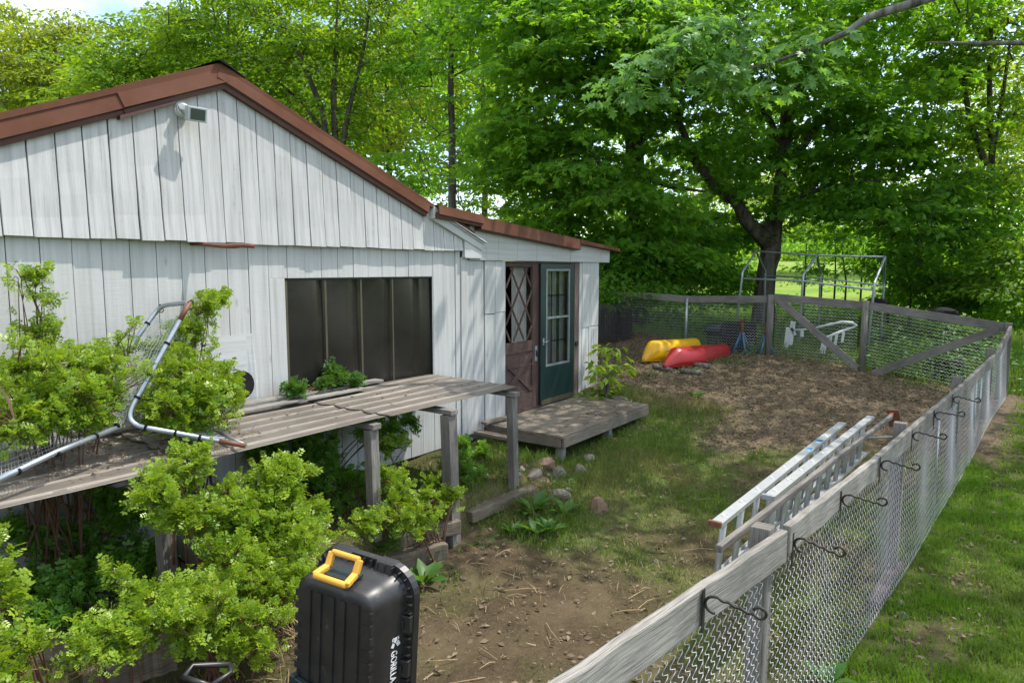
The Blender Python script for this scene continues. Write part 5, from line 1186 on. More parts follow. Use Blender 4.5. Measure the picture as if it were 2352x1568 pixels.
bg_tree('multi stemmed tree with dark leaning stems behind the right roof slope', 770, 20, -40, [(740, 130, 19.5, 1.7, 1.3), (850, 60, 20.5, 1.6, 1.2), (700, 260, 20, 1.5, 1.0), (830, 270, 21, 1.5, 1.0), (760, -80, 20, 2.5, 1.2), (640, 120, 20, 1.4, 1.3)], 210, 44, 'leaf_bright', .17, 14, 'maple_tree', rad=.65,
        stems=[[(*at(770, 420, 20), .10), (*at(740, 250, 19.8), .08), (*at(690, 130, 19.6), .06), (*at(640, 30, 19.5), .03)], [(*at(772, 440, 20), .09), (*at(800, 260, 20), .07), (*at(838, 100, 20), .05), (*at(850, 0, 20), .03)], [(*at(770, 400, 20), .08), (*at(765, 200, 20), .06), (*at(775, 60, 20), .04)], [(*at(760, 330, 20), .07), (*at(700, 240, 20), .05), (*at(640, 190, 20), .03)]])
bg_tree('bright leaved maple behind the roof peak', 520, 21, -20, [(500, 90, 20.5, 2.0, 1.5), (600, 40, 21, 1.8, 1.2), (420, 70, 21, 1.6, 1.2), (560, 190, 20, 1.5, .9), (450, 190, 20.5, 1.4, .8), (540, -60, 21, 2.2, 1.0)], 210, 46, 'leaf_bright', .17, 17, 'maple_tree', rad=.62)
bg_tree('bushy green maple left of the roof peak', 290, 22, 30, [(300, 130, 21.5, 1.7, 1.2), (250, 210, 21, 1.6, .8), (370, 120, 22, 1.2, 1.0), (200, 150, 22.5, 1.3, .9), (320, 60, 22, 1.0, .5)], 150, 46, 'leaf_bright', .17, 16, 'maple_tree', rad=.6)
bg_tree('yellowish green tree with reddish seed tufts at the top left corner', 95, 27, 20, [(60, 130, 27, 2.6, 1.7), (150, 90, 27.5, 1.8, 1.1), (20, 60, 28, 1.8, .9), (120, 220, 26.5, 2.0, 1.0), (-60, 160, 27, 2.2, 2.0), (210, 60, 28, .9, .5), (70, 200, 28, 2.6, 1.2), (180, 160, 28, 1.6, .9)], 270, 46, 'leaf_yellow', .2, 20, rad=.75, barkm='bark_grey')
bg_tree('tall yellow green tree glowing between the dark stems', 890, 27, -60, [(880, 120, 27, 2.6, 2.0), (820, 280, 26, 2.2, 1.4), (930, 300, 26, 2.0, 1.3), (900, -60, 27, 3, 1.8), (980, 200, 28, 1.8, 1.8)], 210, 44, 'leaf_yellow', .2, 16, rad=.78)
bg_tree('pale green tree behind the slim maple', 1110, 28, -60, [(1120, 120, 27, 2.6, 2.2), (1150, 330, 26.5, 2.4, 1.6), (1050, 420, 26, 2.0, 1.3), (1180, 500, 27, 2.2, 1.2), (1100, -80, 28, 3, 1.8)], 210, 42, 'leaf_bright', .2, 16, rad=.8)
bg_tree('rounded green tree filling the gap behind the multi stemmed one', 660, 28, -30, [(650, 150, 28, 2.8, 2.2), (720, 330, 27, 2.4, 1.5), (580, 260, 27, 2.2, 1.4), (660, -50, 28, 2.8, 1.5)], 200, 42, 'leaf_bright', .2, 16, rad=.8)
bg_tree('far green tree seen low between the bright maple and the bushy one', 400, 30, 40, [(400, 170, 30, 2.8, 1.6), (330, 230, 29, 2.2, 1.2), (470, 200, 30, 2.2, 1.5), (430, 60, 30, 2.2, 1.2)], 130, 42, 'leaf_bright', .2, 16, rad=.8)
bg_tree('hazy yellowish tree at the left picture edge above the roof', -40, 33, 60, [(-20, 170, 33, 3.0, 2.0), (90, 240, 32, 2.6, 1.3), (-90, 60, 33, 2.4, 1.8), (200, 260, 32, 2.6, 1.2), (60, 120, 34, 3, 1.6)], 220, 42, 'leaf_yellow', .22, 16, rad=.85)
# right side woodland edge
bg_tree('slender backlit tree with forked stem near the right picture edge', 2275, 17, -60, [(2250, 120, 17, 1.6, 1.1), (2320, 250, 16.5, 1.2, 1.0), (2200, 300, 17.5, 1.3, .9), (2290, 400, 16.5, 1.3, .7), (2160, 150, 18, 1.5, .9), (2330, 0, 17, 1.6, 1.2), (2210, 20, 17.5, 1.6, .9)], 215, 46, 'leaf_bright', .16, 17, 'maple_tree', rad=.6,
        stems=[[(*at(2265, 380, 17), .08), (*at(2225, 270, 17), .06), (*at(2210, 150, 17), .04)], [(*at(2268, 420, 17), .08), (*at(2300, 250, 17), .05), (*at(2320, 100, 17), .03)]])
bg_tree('young maple with layered leaves behind the right fence section', 2180, 18, 330, [(2120, 530, 17.2, 1.3, .55), (2230, 540, 17, 1.2, .6), (2180, 440, 17.5, 1.4, .6), (2060, 600, 18, 1.0, .35), (2300, 600, 16.4, 1.2, .5), (2330, 500, 16.4, 1.0, .6)], 165, 42, 'leaf_maple', .16, 9, 'maple_tree', rad=.55)
bg_tree('low yellow green sapling clump at the right edge beside the fence corner', 2320, 15.6, 520, [(2310, 660, 15, .9, .35), (2250, 650, 16.5, .9, .35), (2370, 580, 15, .9, .6), (2340, 700, 14.5, .6, .3), (2150, 660, 17.5, .8, .3)], 90, 40, 'leaf_bright', .14, 6, 'sapling', rad=.45)
bg_tree('dense green saplings behind the kayak fence beside the shed', 1420, 17.5, 500, [(1420, 600, 17.0, 1.1, .6), (1520, 610, 17.0, 1.0, .5), (1600, 600, 17.4, .8, .5), (1390, 640, 16.2, .7, .4), (1480, 660, 16.4, .9, .25), (1640, 630, 18, .7, .35), (1560, 520, 17.8, 1.2, .5)], 190, 44, 'leaf_maple', .15, 7, 'sapling', rad=.5)
bg_tree('broad far tree behind the forked maple, pale with distance', 1620, 40, 120, [(1600, 480, 40, 4.5, 2.2), (1450, 470, 38, 4, 2.4), (1330, 400, 38, 4, 3.0), (1700, 520, 42, 4, 1.6), (1560, 350, 40, 3.0, 1.5), (1500, 560, 36, 4, 1.2)], 300, 42, 'leaf_bright', .3, 14, rad=1.15)
bg_tree('far pale tree on the right beyond the hayfield', 2180, 45, 300, [(2150, 450, 45, 4.5, 2.4), (2280, 400, 42, 4, 3.0), (2050, 500, 46, 3.5, 1.6), (2360, 300, 40, 4, 3.5), (2280, 200, 42, 4, 2.4), (1930, 520, 48, 4, 1.6), (1820, 540, 50, 4, 1.2), (2180, 280, 44, 3, 2), (1830, 440, 46, 4, 2.0), (1980, 420, 46, 4, 2.0), (1700, 430, 46, 4, 2.0)], 460, 42, 'leaf_yellow', .32, 14, rad=1.2)
# thin saplings in front of the field
for i, (px, d, top, lb) in enumerate(((1845, 19.5, 560, 'thin dark sapling just right of the big trunk'), (1915, 20.5, 540, 'leaning thin sapling in front of the hayfield, third from the big trunk'), (1940, 20, 560, 'thin twin stem sapling in the middle of the hayfield gap'), (1975, 21, 560, 'straight thin sapling left of the right hoop'), (2040, 19, 540, 'thin dark stem just right of the pipe frame'), (2090, 18.5, 540, 'thin dark stem under the layered maple leaves'), (1885, 22, 590, 'faint thin sapling between the two front hoops'))):
    g0 = ground_at(px, d); lean = random.uniform(-.3, .3); t0 = at(px + lean * 30, top, d)
    tree('sapling', lb, [(*g0, .035), (g0[0] + .05, g0[1], (g0[2] + t0.z) / 2, .026), (t0.x, t0.y, t0.z, .012)], [(tuple(t0), (.6, .6, .4)), ((t0.x + .2, t0.y - .2, t0.z - .6), (.5, .5, .2))], 12, 26, .14, .38, 'leaf_maple', T_SIMPLE, 'bark', 'saplings before the hayfield', twig=.006)
# woodland beyond, one dense mass that nobody could count
P, O = sample_blobs([blob(x, y, d, rx, rz) for (x, y, d, rx, rz) in ((-150, 330, 46, 7, 5), (200, 330, 48, 7, 4), (520, 360, 46, 7, 5), (860, 330, 46, 7, 6), (1150, 380, 46, 6, 6), (1330, 520, 48, 6, 3), (2420, 420, 46, 6, 7), (700, 150, 50, 8, 5), (1050, 120, 50, 7, 5), (1500, 560, 75, 10, 3.5), (1800, 585, 80, 10, 2.5), (2120, 560, 75, 10, 3.5), (1700, 575, 90, 12, 4), (1900, 570, 90, 12, 4.5), (2000, 575, 85, 10, 4), (1850, 590, 85, 10, 2.5), (560, 200, 40, 7, 4), (860, 180, 40, 7, 4), (300, 260, 40, 6, 3))], 2300)
V, F, r_ = spray_leaves(P, O, 1.25 * RNG.uniform(.7, 1.3, len(P)), 34, .46, T_SIMPLE)
tag(link('far_wood', fast_mesh('far_wood', V, F, r_), M['leaf_bright']), kind='stuff')
# weeds and shrubs along the back of the far fence
def thicket(name, boxes, n, size, m, tmpl=T_SIMPLE, per=14, rad=.22, kind='stuff'):
    P, O = sample_blobs(boxes, n, shell=.6); P[:, 2] = np.maximum(P[:, 2], terrain(P[:, 0], P[:, 1]) + .03)
    V, F, r_ = spray_leaves(P, O, rad * RNG.uniform(.6, 1.3, len(P)), per, size, tmpl, flat=.5, up_jit=.7); return tag(link(name, fast_mesh(name, V, F, r_), M[m]), kind=kind)
def gb(x, y, rx, ry, h): return ((x, y, gz(x, y) + h * .35), (rx, ry, h))
thicket('undergrowth', [gb(16.2, 6.5, 1.0, 2.0, .7), gb(17, 4, 1.2, 2, .35), gb(16, 1.0, 1.0, 1.4, .75), gb(15.6, -.6, .8, .8, .8), gb(18.5, 2.0, 1.5, 2.5, .6), gb(16.0, 8.6, 1.2, 1.2, 1.3), gb(18, 8, 1.5, 2, 1.2), gb(15.3, 2.2, .4, 1.2, .3), gb(15.4, .9, .6, .9, 1.0), gb(15.3, 1.6, .4, .7, .7), gb(15.2, .2, .4, .5, .9), gb(15.6, 5.6, .5, 1.2, .5), gb(16, 7.4, .7, .8, .9)], 900, .10, 'leaf_weed')
def pb(x, y, d, rx, rz, ry=None): p = at(x, y, d); return (tuple(p), (rx, ry or rx, rz))
thicket('ground_weeds', [gb(14.25, 3.0, .25, .9, .10), gb(14.2, 1.2, .3, .9, .10), gb(13.9, .5, .4, .4, .10), gb(13.4, 4.4, .5, .5, .09), gb(12.4, 4.75, .5, .25, .08), gb(14.3, 4.4, .2, .6, .09), gb(11.6, 5.2, .5, .5, .07), gb(13.2, 6.9, .4, .5, .08), gb(10.2, 5.0, .4, .4, .08), gb(6.3, 3.9, .4, .35, .09), gb(5.9, 4.4, .35, .3, .10), gb(9.7, 4.6, .3, .5, .09), gb(5.0, 3.8, .5, .2, .08), gb(3.9, 3.6, .5, .2, .08)], 150, .055, 'leaf_weed', per=10, rad=.12)
thicket('hedge', [pb(1400, 620, 17, .8, .55), pb(1470, 620, 17.4, .9, .5), pb(1550, 620, 17.6, .9, .5), pb(1630, 620, 18.2, .8, .5), pb(1690, 640, 19, .6, .4), pb(1450, 560, 18.5, 1.0, .5), pb(1600, 560, 19, 1.2, .5), pb(1400, 690, 16.3, .6, .3), pb(1480, 675, 17, .7, .22), pb(1560, 678, 17.4, .7, .2), pb(1640, 680, 18, .7, .2), pb(1700, 685, 18.6, .5, .18), pb(1720, 640, 19.5, .4, .3)], 860, .14, 'leaf_maple', per=20, rad=.34)
thicket('hedge', [pb(2075, 640, 18.5, .5, .5), pb(2130, 640, 18.2, .7, .5), pb(2200, 650, 17.6, .8, .5), pb(2270, 660, 17.0, .8, .5), pb(2340, 660, 16.5, .8, .6), pb(2100, 560, 19.0, .8, .5), pb(2220, 580, 18.6, 1.0, .5), pb(2330, 570, 18, 1.0, .6), pb(2350, 740, 14.6, .4, .3), pb(2330, 700, 15.2, .5, .3), pb(2060, 680, 19.5, .7, .35), pb(2130, 690, 18.8, .8, .35), pb(2210, 700, 18, .8, .35), pb(2280, 710, 17, .7, .3), pb(2090, 610, 21, 1.0, .6), pb(2180, 620, 21, 1.2, .6)], 1050, .14, 'leaf_maple', per=20, rad=.34)
thicket('hedge', [pb(1800, 700, 19, .8, .25), pb(1900, 705, 19, .9, .22), pb(2000, 710, 19, .8, .25), pb(1850, 640, 21, .7, .12), pb(1960, 655, 22, .8, .14), pb(1830, 575, 24, .9, .25), pb(1960, 575, 24, 1.2, .3), pb(1700, 660, 20, .7, .3), pb(1880, 560, 22, 1.0, .25), pb(2030, 570, 21, .8, .4), pb(1690, 590, 21, .8, .5), pb(2010, 640, 21, .5, .3), pb(1820, 615, 21, .4, .1), pb(1920, 620, 20.5, .4, .12), pb(1830, 560, 26, 1.6, .3), pb(1990, 560, 27, 1.8, .35), pb(2080, 580, 23, 1.0, .6), pb(1700, 610, 24, 1.2, .6)], 620, .12, 'leaf_maple', per=14, rad=.3)
# ------------------------------------------------------------------ shrubs: canes with small compound leaves
def bush(label, base, blobs, n_sprig, per, size, leafm, n_cane=14, tmpl=T_ROSE, group='rose bushes around the bench', name='rose_bush', sprig=.055, canes=(), upright=.5, shell=.5, shoots=3):
    B = thing(name, label, 'bush', base, group)
    P, O = sample_blobs(blobs, int(n_sprig * 1.2), shell=shell); keep = np.array([mnoise.noise(Vector(p) * 5.5) > -.26 for p in P]); P, O = P[keep], O[keep]; mb = MB(); base = Vector(base)
    # uneven outline: push the sprigs in and out, and let single shoots stick out
    cc = np.concatenate([np.tile(np.array(b[0]), (1, 1)) for b in blobs]); near_c = cc[np.argmin(((P[:, None, :] - cc[None]) ** 2).sum(-1), 1)]
    kf = np.array([1 + .85 * mnoise.noise(Vector(p) * 4.6 + Vector((9, 3, 1))) for p in P]); P = near_c + (P - near_c) * kf[:, None] + RNG.normal(size=P.shape) * .028
    sh_p, sh_o = [], []
    for (c, r) in blobs:
        for k in range(shoots):
            d = rvec(1)[0]; d[2] = abs(d[2]) * .8 + .25; d /= np.linalg.norm(d); rm = max(r); ln = rm * random.uniform(1.1, 2.2); dr_ = random.uniform(.05, .5)
            pts = [np.array(c) + d * ln * f - np.array([0, 0, dr_ * ln * f * f]) for f in np.linspace(.2, 1, 7)]; mb.tube([Vector(q) for q in pts], [.0045, .004, .004, .0035, .003, .0025, .002], 4, False)
            for q in pts[1:]:
                for z_ in range(2): sh_p.append(q + RNG.normal(size=3) * .012); sh_o.append(d + RNG.normal(size=3) * .3)
    if sh_p: P = np.concatenate([P, np.array(sh_p)]); O = np.concatenate([O, np.array(sh_o)])
    nodes = []
    for (c, r) in blobs:
        for k in range(max(2, int(n_cane * (r[0] * r[1] * r[2]) ** .33 / sum((b[1][0] * b[1][1] * b[1][2]) ** .33 for b in blobs)))):
            d = Vector(rvec(1)[0]); tip = Vector(c) + Vector((d.x * r[0], d.y * r[1], abs(d.z) * r[2])) * .8; b0 = base + Vector((random.uniform(-.15, .15), random.uniform(-.1, .1), 0)); b0.z = gz(b0.x, b0.y) - .03 if base.z < 1 else base.z
            mid = b0.lerp(tip, .5) + Vector((0, 0, .25 * (tip - b0).length)); n = 9
            pts = [b0 * (1 - t_) ** 2 + mid * 2 * t_ * (1 - t_) + tip * t_ * t_ for t_ in [i / n for i in range(n + 1)]]
            mb.tube(pts, [.009 * (1 - .75 * i / n) for i in range(n + 1)], 5, False); nodes += pts[2:]
    for cn in canes: mb.tube([Vector(p) for p in cn], [.010 * (1 - .6 * i / len(cn)) for i in range(len(cn))], 6, False); nodes += [Vector(p) for p in cn]
    NP_ = np.array([tuple(p) for p in nodes])
    for j in range(0, len(P), 2):
        i = int(np.argmin(((NP_ - P[j]) ** 2).sum(1))); a = Vector(NP_[i]); c = Vector(P[j])
        if (c - a).length < .6: mb.tube([a, a.lerp(c, .5) + Vector((0, 0, .02)), c], [.004, .003, .002], 3, False)
    mb.build('stems', M['cane'], B)
    k = len(P); ax = O * .8 + np.array([0, 0, upright]) + RNG.normal(size=(k, 3)) * .35; ax /= np.linalg.norm(ax, axis=1, keepdims=True)
    tpos = RNG.random((k, per)); C = P[:, None, :] + ax[:, None, :] * (tpos[..., None] * sprig * RNG.uniform(.6, 1.3, (k, 1, 1)))
    side = rvec(k * per).reshape(k, per, 3); side = side - ax[:, None, :] * (side * ax[:, None, :]).sum(-1, keepdims=True)
    D = side + ax[:, None, :] * (.35 + .8 * tpos[..., None]); N = np.tile(np.array([0, 0, 1.0]), (k * per, 1)) + .6 * np.repeat(ax, per, 0) + RNG.normal(size=(k * per, 3)) * .62
    V, F, r_ = leaves(C.reshape(-1, 3), D.reshape(-1, 3), N, size * RNG.uniform(.55, 1.15, k * per) * np.repeat(RNG.uniform(.6, 1.35, k), per), tmpl)
    link('foliage', fast_mesh('foliage', V, F, r_), M[leafm], B); return B
bz = BZ
def bb(x, y, Y, rx, rz, ry=None): p = ony(x, y, Y); return (tuple(p), (rx, ry or rx, rz))
bush('bright rose bush spreading behind the rebounder at the left edge of the bench', (1.8, 5.0, gz(1.8, 5.0)), [bb(110, 885, 4.95, .40, .15, .2), bb(235, 835, 5.0, .19, .10, .16), bb(50, 950, 4.75, .32, .10, .18), bb(30, 870, 5.05, .18, .08, .14), bb(180, 920, 4.8, .25, .11, .18), bb(130, 820, 5.1, .2, .07, .1), bb(110, 950, 4.75, .32, .10, .18), bb(220, 950, 4.7, .2, .10, .15), bb(30, 980, 4.65, .25, .08, .15)], 1000, 6, .062, 'leaf_rose', 16)
bush('tall thin rose shoot rising against the white wall at far left', (1.78, 5.1, gz(1.8, 5.1)), [bb(60, 665, 5.12, .07, .07, .05), bb(90, 715, 5.12, .05, .07, .04), bb(112, 765, 5.12, .05, .06, .04), bb(45, 645, 5.12, .04, .03, .04)], 40, 5, .062, 'leaf_rose', 3, canes=[[ony(118, 860, 5.1), ony(112, 800, 5.12), ony(98, 740, 5.12), ony(75, 680, 5.12), ony(55, 640, 5.12)]], shoots=1)
bush('bright rose bush behind the upright of the rebounder', (2.7, 4.95, gz(2.7, 5.0)), [bb(450, 895, 4.75, .27, .19, .2), bb(510, 900, 4.75, .12, .12, .14), bb(400, 815, 5.0, .16, .11, .14), bb(440, 960, 4.6, .28, .08, .16), bb(465, 725, 5.1, .08, .09, .07), bb(490, 935, 4.65, .12, .09, .16), bb(380, 940, 4.7, .2, .09, .18), bb(430, 770, 5.1, .09, .09, .09), bb(490, 695, 5.15, .05, .025, .04)], 800, 6, .062, 'leaf_rose', 18)
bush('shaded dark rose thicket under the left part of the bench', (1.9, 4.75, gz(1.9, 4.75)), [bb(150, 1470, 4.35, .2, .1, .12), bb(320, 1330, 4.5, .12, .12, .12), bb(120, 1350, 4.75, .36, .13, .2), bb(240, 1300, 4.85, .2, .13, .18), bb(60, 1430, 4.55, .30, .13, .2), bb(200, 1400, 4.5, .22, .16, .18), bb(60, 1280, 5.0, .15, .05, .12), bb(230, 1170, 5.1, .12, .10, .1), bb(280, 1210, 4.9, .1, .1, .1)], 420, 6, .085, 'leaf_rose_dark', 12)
bush('bright rose bush with a tall crown before the second bench post from the left', (2.35, 4.05, gz(2.4, 4.2)), [bb(420, 1110, 4.0, .11, .07, .12), bb(400, 1175, 3.95, .13, .08, .12), bb(445, 1070, 4.05, .05, .04, .06), bb(350, 1145, 3.95, .08, .035, .08), bb(450, 1190, 3.95, .07, .05, .08)], 190, 6, .06, 'leaf_rose', 7, canes=[[onz(400, 1335, .38), ony(398, 1260, 4.0), ony(402, 1200, 4.0), ony(415, 1130, 4.0)], [onz(432, 1330, .38), ony(428, 1270, 4.0), ony(420, 1210, 4.0)]])
bush('large bright rose bush in the middle behind the cart', (3.0, 3.95, gz(3.0, 4.2)), [bb(640, 1120, 4.05, .15, .12, .15), bb(565, 1190, 4.0, .17, .10, .17), bb(655, 1195, 3.95, .17, .12, .17), bb(600, 1255, 3.9, .22, .09, .17), bb(650, 1075, 4.1, .06, .05, .07), bb(530, 1150, 4.05, .08, .07, .1), bb(680, 1255, 3.75, .14, .09, .14), bb(540, 1285, 3.8, .18, .08, .15), bb(600, 1150, 4.05, .15, .10, .14), bb(700, 1200, 4.0, .12, .10, .12), bb(480, 1220, 4.05, .10, .08, .1)], 980, 6, .06, 'leaf_rose', 20)
bush('low bright rose bush hanging over the timber left of the cart', (2.2, 3.75, gz(2.2, 3.9)), [bb(450, 1370, 3.7, .22, .08, .17), bb(560, 1350, 3.7, .19, .09, .17), bb(350, 1395, 3.65, .18, .075, .15), bb(490, 1435, 3.55, .2, .08, .15), bb(620, 1385, 3.55, .13, .08, .12), bb(400, 1450, 3.5, .15, .06, .12), bb(655, 1335, 3.6, .12, .08, .12), bb(290, 1440, 3.6, .12, .05, .1), bb(560, 1440, 3.5, .14, .07, .12), bb(590, 1490, 3.4, .10, .05, .1)], 860, 6, .058, 'leaf_rose', 18)
bush('yellowish rose sprays over the pale timber at the bottom left', (1.6, 3.7, gz(1.6, 3.7)), [bb(230, 1510, 3.5, .08, .04, .08), bb(195, 1500, 3.55, .07, .03, .06), bb(290, 1490, 3.5, .07, .035, .06), bb(200, 1550, 3.4, .07, .035, .06)], 85, 6, .05, 'leaf_rose', 6, shoots=1)
bush('rose shoots with broad leaflets at the left picture edge', (1.3, 4.0, gz(1.3, 4.0)), [bb(-5, 1340, 3.9, .04, .04, .04), bb(5, 1385, 3.85, .03, .03, .04), bb(-10, 1290, 3.9, .03, .03, .03), bb(5, 1510, 3.7, .04, .03, .04), bb(85, 1500, 3.8, .04, .02, .04), bb(60, 1550, 3.7, .05, .02, .04)], 60, 5, .08, 'leaf_rose', 6, shoots=1)
bush('bright rose tangle around the second post from the right', (4.4, 4.0, gz(4.4, 4.25)), [bb(900, 1120, 4.15, .13, .13, .12), bb(955, 1165, 4.0, .14, .07, .12), bb(910, 1190, 3.95, .14, .07, .12), bb(1010, 1115, 4.2, .09, .06, .1), bb(885, 1030, 4.5, .07, .09, .1), bb(1040, 1155, 3.95, .06, .04, .06), bb(820, 1210, 3.85, .10, .06, .1), bb(975, 1225, 3.85, .07, .04, .08)], 400, 6, .056, 'leaf_rose', 14)
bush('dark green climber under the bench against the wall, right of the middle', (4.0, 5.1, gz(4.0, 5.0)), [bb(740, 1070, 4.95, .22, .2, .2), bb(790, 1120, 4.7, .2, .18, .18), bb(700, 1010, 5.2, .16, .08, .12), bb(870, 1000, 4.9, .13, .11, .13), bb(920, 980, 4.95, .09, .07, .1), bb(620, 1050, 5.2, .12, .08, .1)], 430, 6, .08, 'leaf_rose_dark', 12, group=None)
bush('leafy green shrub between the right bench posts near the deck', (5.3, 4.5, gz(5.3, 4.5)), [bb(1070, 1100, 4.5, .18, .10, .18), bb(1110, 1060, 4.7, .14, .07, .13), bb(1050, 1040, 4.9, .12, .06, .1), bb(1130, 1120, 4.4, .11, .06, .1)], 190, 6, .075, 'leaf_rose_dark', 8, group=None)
bush('small leafy shoot growing up behind the bench in front of the dark window', (3.95, 5.30, 1.30), [bb(775, 876, 5.25, .08, .03, .04), bb(760, 893, 5.22, .04, .02, .03), bb(800, 880, 5.25, .04, .02, .03), bb(678, 907, 5.2, .04, .012, .03)], 24, 6, .08, 'leaf_weed', 4, group=None)
# bare dry stems under the roses
mb = MB()
for i in range(230):
    a_ = onz(random.gauss(610, 70), random.uniform(1360, 1480), .12); a_.z = random.uniform(.02, .5)
    b_ = a_ + Vector((random.uniform(-.15, .25), random.uniform(-.25, .05), random.uniform(-.35, .05)))
    mb.tube([a_, a_.lerp(b_, .5) + Vector((0, 0, .05)), b_], [.0035, .003, .002], 3, False)
tag(mb.build('dry_stems', M['straw']), kind='stuff')
mb = MB()
for (x0, y0, x1, y1) in ((40, 1130, 90, 1260), (180, 1120, 240, 1230), (170, 1130, 225, 1250), (300, 1110, 340, 1200), (240, 1115, 250, 1235), (270, 1105, 262, 1220), (100, 1130, 60, 1260), (130, 1150, 250, 1200)):
    a_ = ony(x0, y0, 5.1); b_ = ony(x1, y1, 4.9); mb.tube([a_, a_.lerp(b_, .5) + Vector((random.uniform(-.04, .04), 0, 0)), b_], [.004, .007, .009], 5, False)
tag(mb.build('bare_canes', M['cane']), kind='stuff')

# ------------------------------------------------------------------ small plants
def leafy(name, label, base, n, ln, wide_t, m, up=.9, stalk=.0, group=None, whorls=1, gap=.1, cat='plant'):
    B = thing(name, label, cat, base, group); C = []; D = []; N = []; S = []
    for wv in range(whorls):
        for k in range(n):
            a_ = k * 2.4 + wv * 1.1 + random.uniform(-.3, .3); el = up * random.uniform(.4, 1.2)
            d_ = np.array([math.cos(a_), math.sin(a_), el]); h = stalk * (.35 + .65 * wv / max(1, whorls - 1)) if whorls > 1 else stalk
            C.append(np.array(base) + np.array([.02 * math.cos(a_), .02 * math.sin(a_), h + random.uniform(0, .03)])); D.append(d_); N.append(np.array([-math.cos(a_) * el, -math.sin(a_) * el, 1.0]) + np.random.default_rng(k).normal(size=3) * .15); S.append(ln * random.uniform(.7, 1.15))
    V, F, r_ = leaves(np.array(C), np.array(D), np.array(N), np.array(S), wide_t); link('leaves', fast_mesh('leaves', V, F, r_), M[m], B)
    if stalk: mb = MB(); mb.tube([Vector(base), Vector(base) + Vector((.01, 0, stalk))], [.008, .004], 5); mb.build('stem', M['cane'], B)
    return B
T_BROAD = (np.array([(0, 0, 0), (.3, -.16, .06), (.6, -.2, .06), (1, 0, -.12), (.6, .2, .06), (.3, .16, .06), (.5, 0, -.01)], float), np.array([(0, 6, 1), (1, 6, 2), (2, 6, 3), (3, 6, 4), (4, 6, 5), (5, 6, 0)]))
for (x, y, n, ln, lb) in ((1222, 1165, 16, .26, 'large broad leaved weed at the foot of the bench post by the deck rocks'), (1232, 1215, 12, .2, 'broad leaved weed just below the largest one'), (1297, 1170, 12, .2, 'narrower weed right of the large broad leaved one'), (1262, 1212, 9, .18, 'small weed between the two broad leaved ones and the grass'), (1180, 1215, 11, .16, 'weed leaning on the bottom of the bench post by the deck'), (885, 1255, 11, .2, 'weed between the timber and the second post from the right'), (975, 1330, 13, .22, 'dock weed just right of the black cart'), (985, 1270, 9, .16, 'upright weed at the timber end above the cart'), (1600, 900, 8, .18, 'leafy weed at the log under the red kayak'), (1900, 1560, 10, .16, 'bright weed under the fence at the bottom of the picture')):
    p = onground(x, y + 14); leafy('weed', lb, p, n, ln, T_BROAD, 'leaf_weed', 1.0, group='weeds in the yard', cat='weed')
p = onground(1392, 915); SP = thing('sapling', 'young leafy maple sapling at the right corner of the shed', 'sapling', p)
P = np.array([tuple(ony(x + random.uniform(-14, 14) * jj_, y + random.uniform(-14, 14) * jj_, p.y + random.uniform(-.18, .18))) for jj_ in (0, 1) for (x, y) in ((1385, 800), (1410, 805), (1370, 830), (1400, 840), (1430, 815), (1425, 850), (1380, 870), (1405, 880), (1430, 835), (1375, 845), (1390, 895), (1415, 860), (1375, 905))]); O = rvec(len(P))
V, F, r_ = spray_leaves(P, O, np.full(len(P), .10), 6, .17, T_BROAD, .5, .6, .35); link('leaves', fast_mesh('leaves', V, F, r_), M['leaf_rose'], SP)
mb = MB()
for q in P: mb.tube([p, Vector((p.x, p.y, q[2] * .6 + p.z * .4)).lerp(Vector(q), .4), Vector(q)], [.010, .006, .003], 5, False)
mb.build('stems', M['bark_grey'], SP)
p = onground(1390, 800); leafy('sapling', 'little sapling with few leaves in front of the wire roll', Vector((11.6, 6.2, gz(11.6, 6.2))), 4, .13, T_BROAD, 'leaf_bright', .3, .45, None, 3, cat='sapling')

# ------------------------------------------------------------------ grass, leaf litter, wood chips
def blades(X, Y, h, wd, m, name, lean=.5):
    n = len(X); Zg = terrain(X, Y) + (fbm(X, Y, 3.0, 21) - .5) * .035 + (vnoise(X, Y, 11.0, 31) - .5) * .012 - .006
    a = RNG.random(n) * 2 * np.pi; b = RNG.random(n) * 2 * np.pi; ln = RNG.uniform(.1, 1, n) * lean * h
    w_ = np.stack([np.cos(a), np.sin(a), 0 * a], 1) * (wd * RNG.uniform(.6, 1.3, n))[:, None]; o = np.stack([X, Y, Zg], 1)
    tip = o + np.stack([np.cos(b) * ln, np.sin(b) * ln, h * RNG.uniform(.75, 1.0, n)], 1); mid = o + np.stack([np.cos(b) * ln * .35, np.sin(b) * ln * .35, h * .6], 1)
    V = np.stack([o - w_, o + w_, mid + w_ * .75, mid - w_ * .75, tip], 1).reshape(-1, 3); k = np.arange(n)[:, None] * 5
    F = np.concatenate([k + np.array([[0, 1, 2]]), k + np.array([[0, 2, 3]]), k + np.array([[3, 2, 4]])]); return link(name, fast_mesh(name, V, F, np.repeat(RNG.random(n), 5)), M[m])
def scatter(n, x0, x1, y0, y1, dens):
    X = RNG.uniform(x0, x1, n); Y = RNG.uniform(y0, y1, n); k = RNG.random(n) < dens(X, Y); return X[k], Y[k]
def clump(X, Y): return .25 + .75 * sst((fbm(X, Y, 5.0, 41) - .38) / .2)
free = lambda X, Y: ~((X > -2) & (X < 10) & (Y > 5.3)) & ~((X > 6.9) & (X < 9.3) & (Y > 4.25))
lawn_d = lambda X, Y: zones(X, Y)[0] * (Y < fence_y(X)) * clump(X, Y) * np.clip(9.0 / (np.hypot(X, Y) ** 1.15), .05, 1)
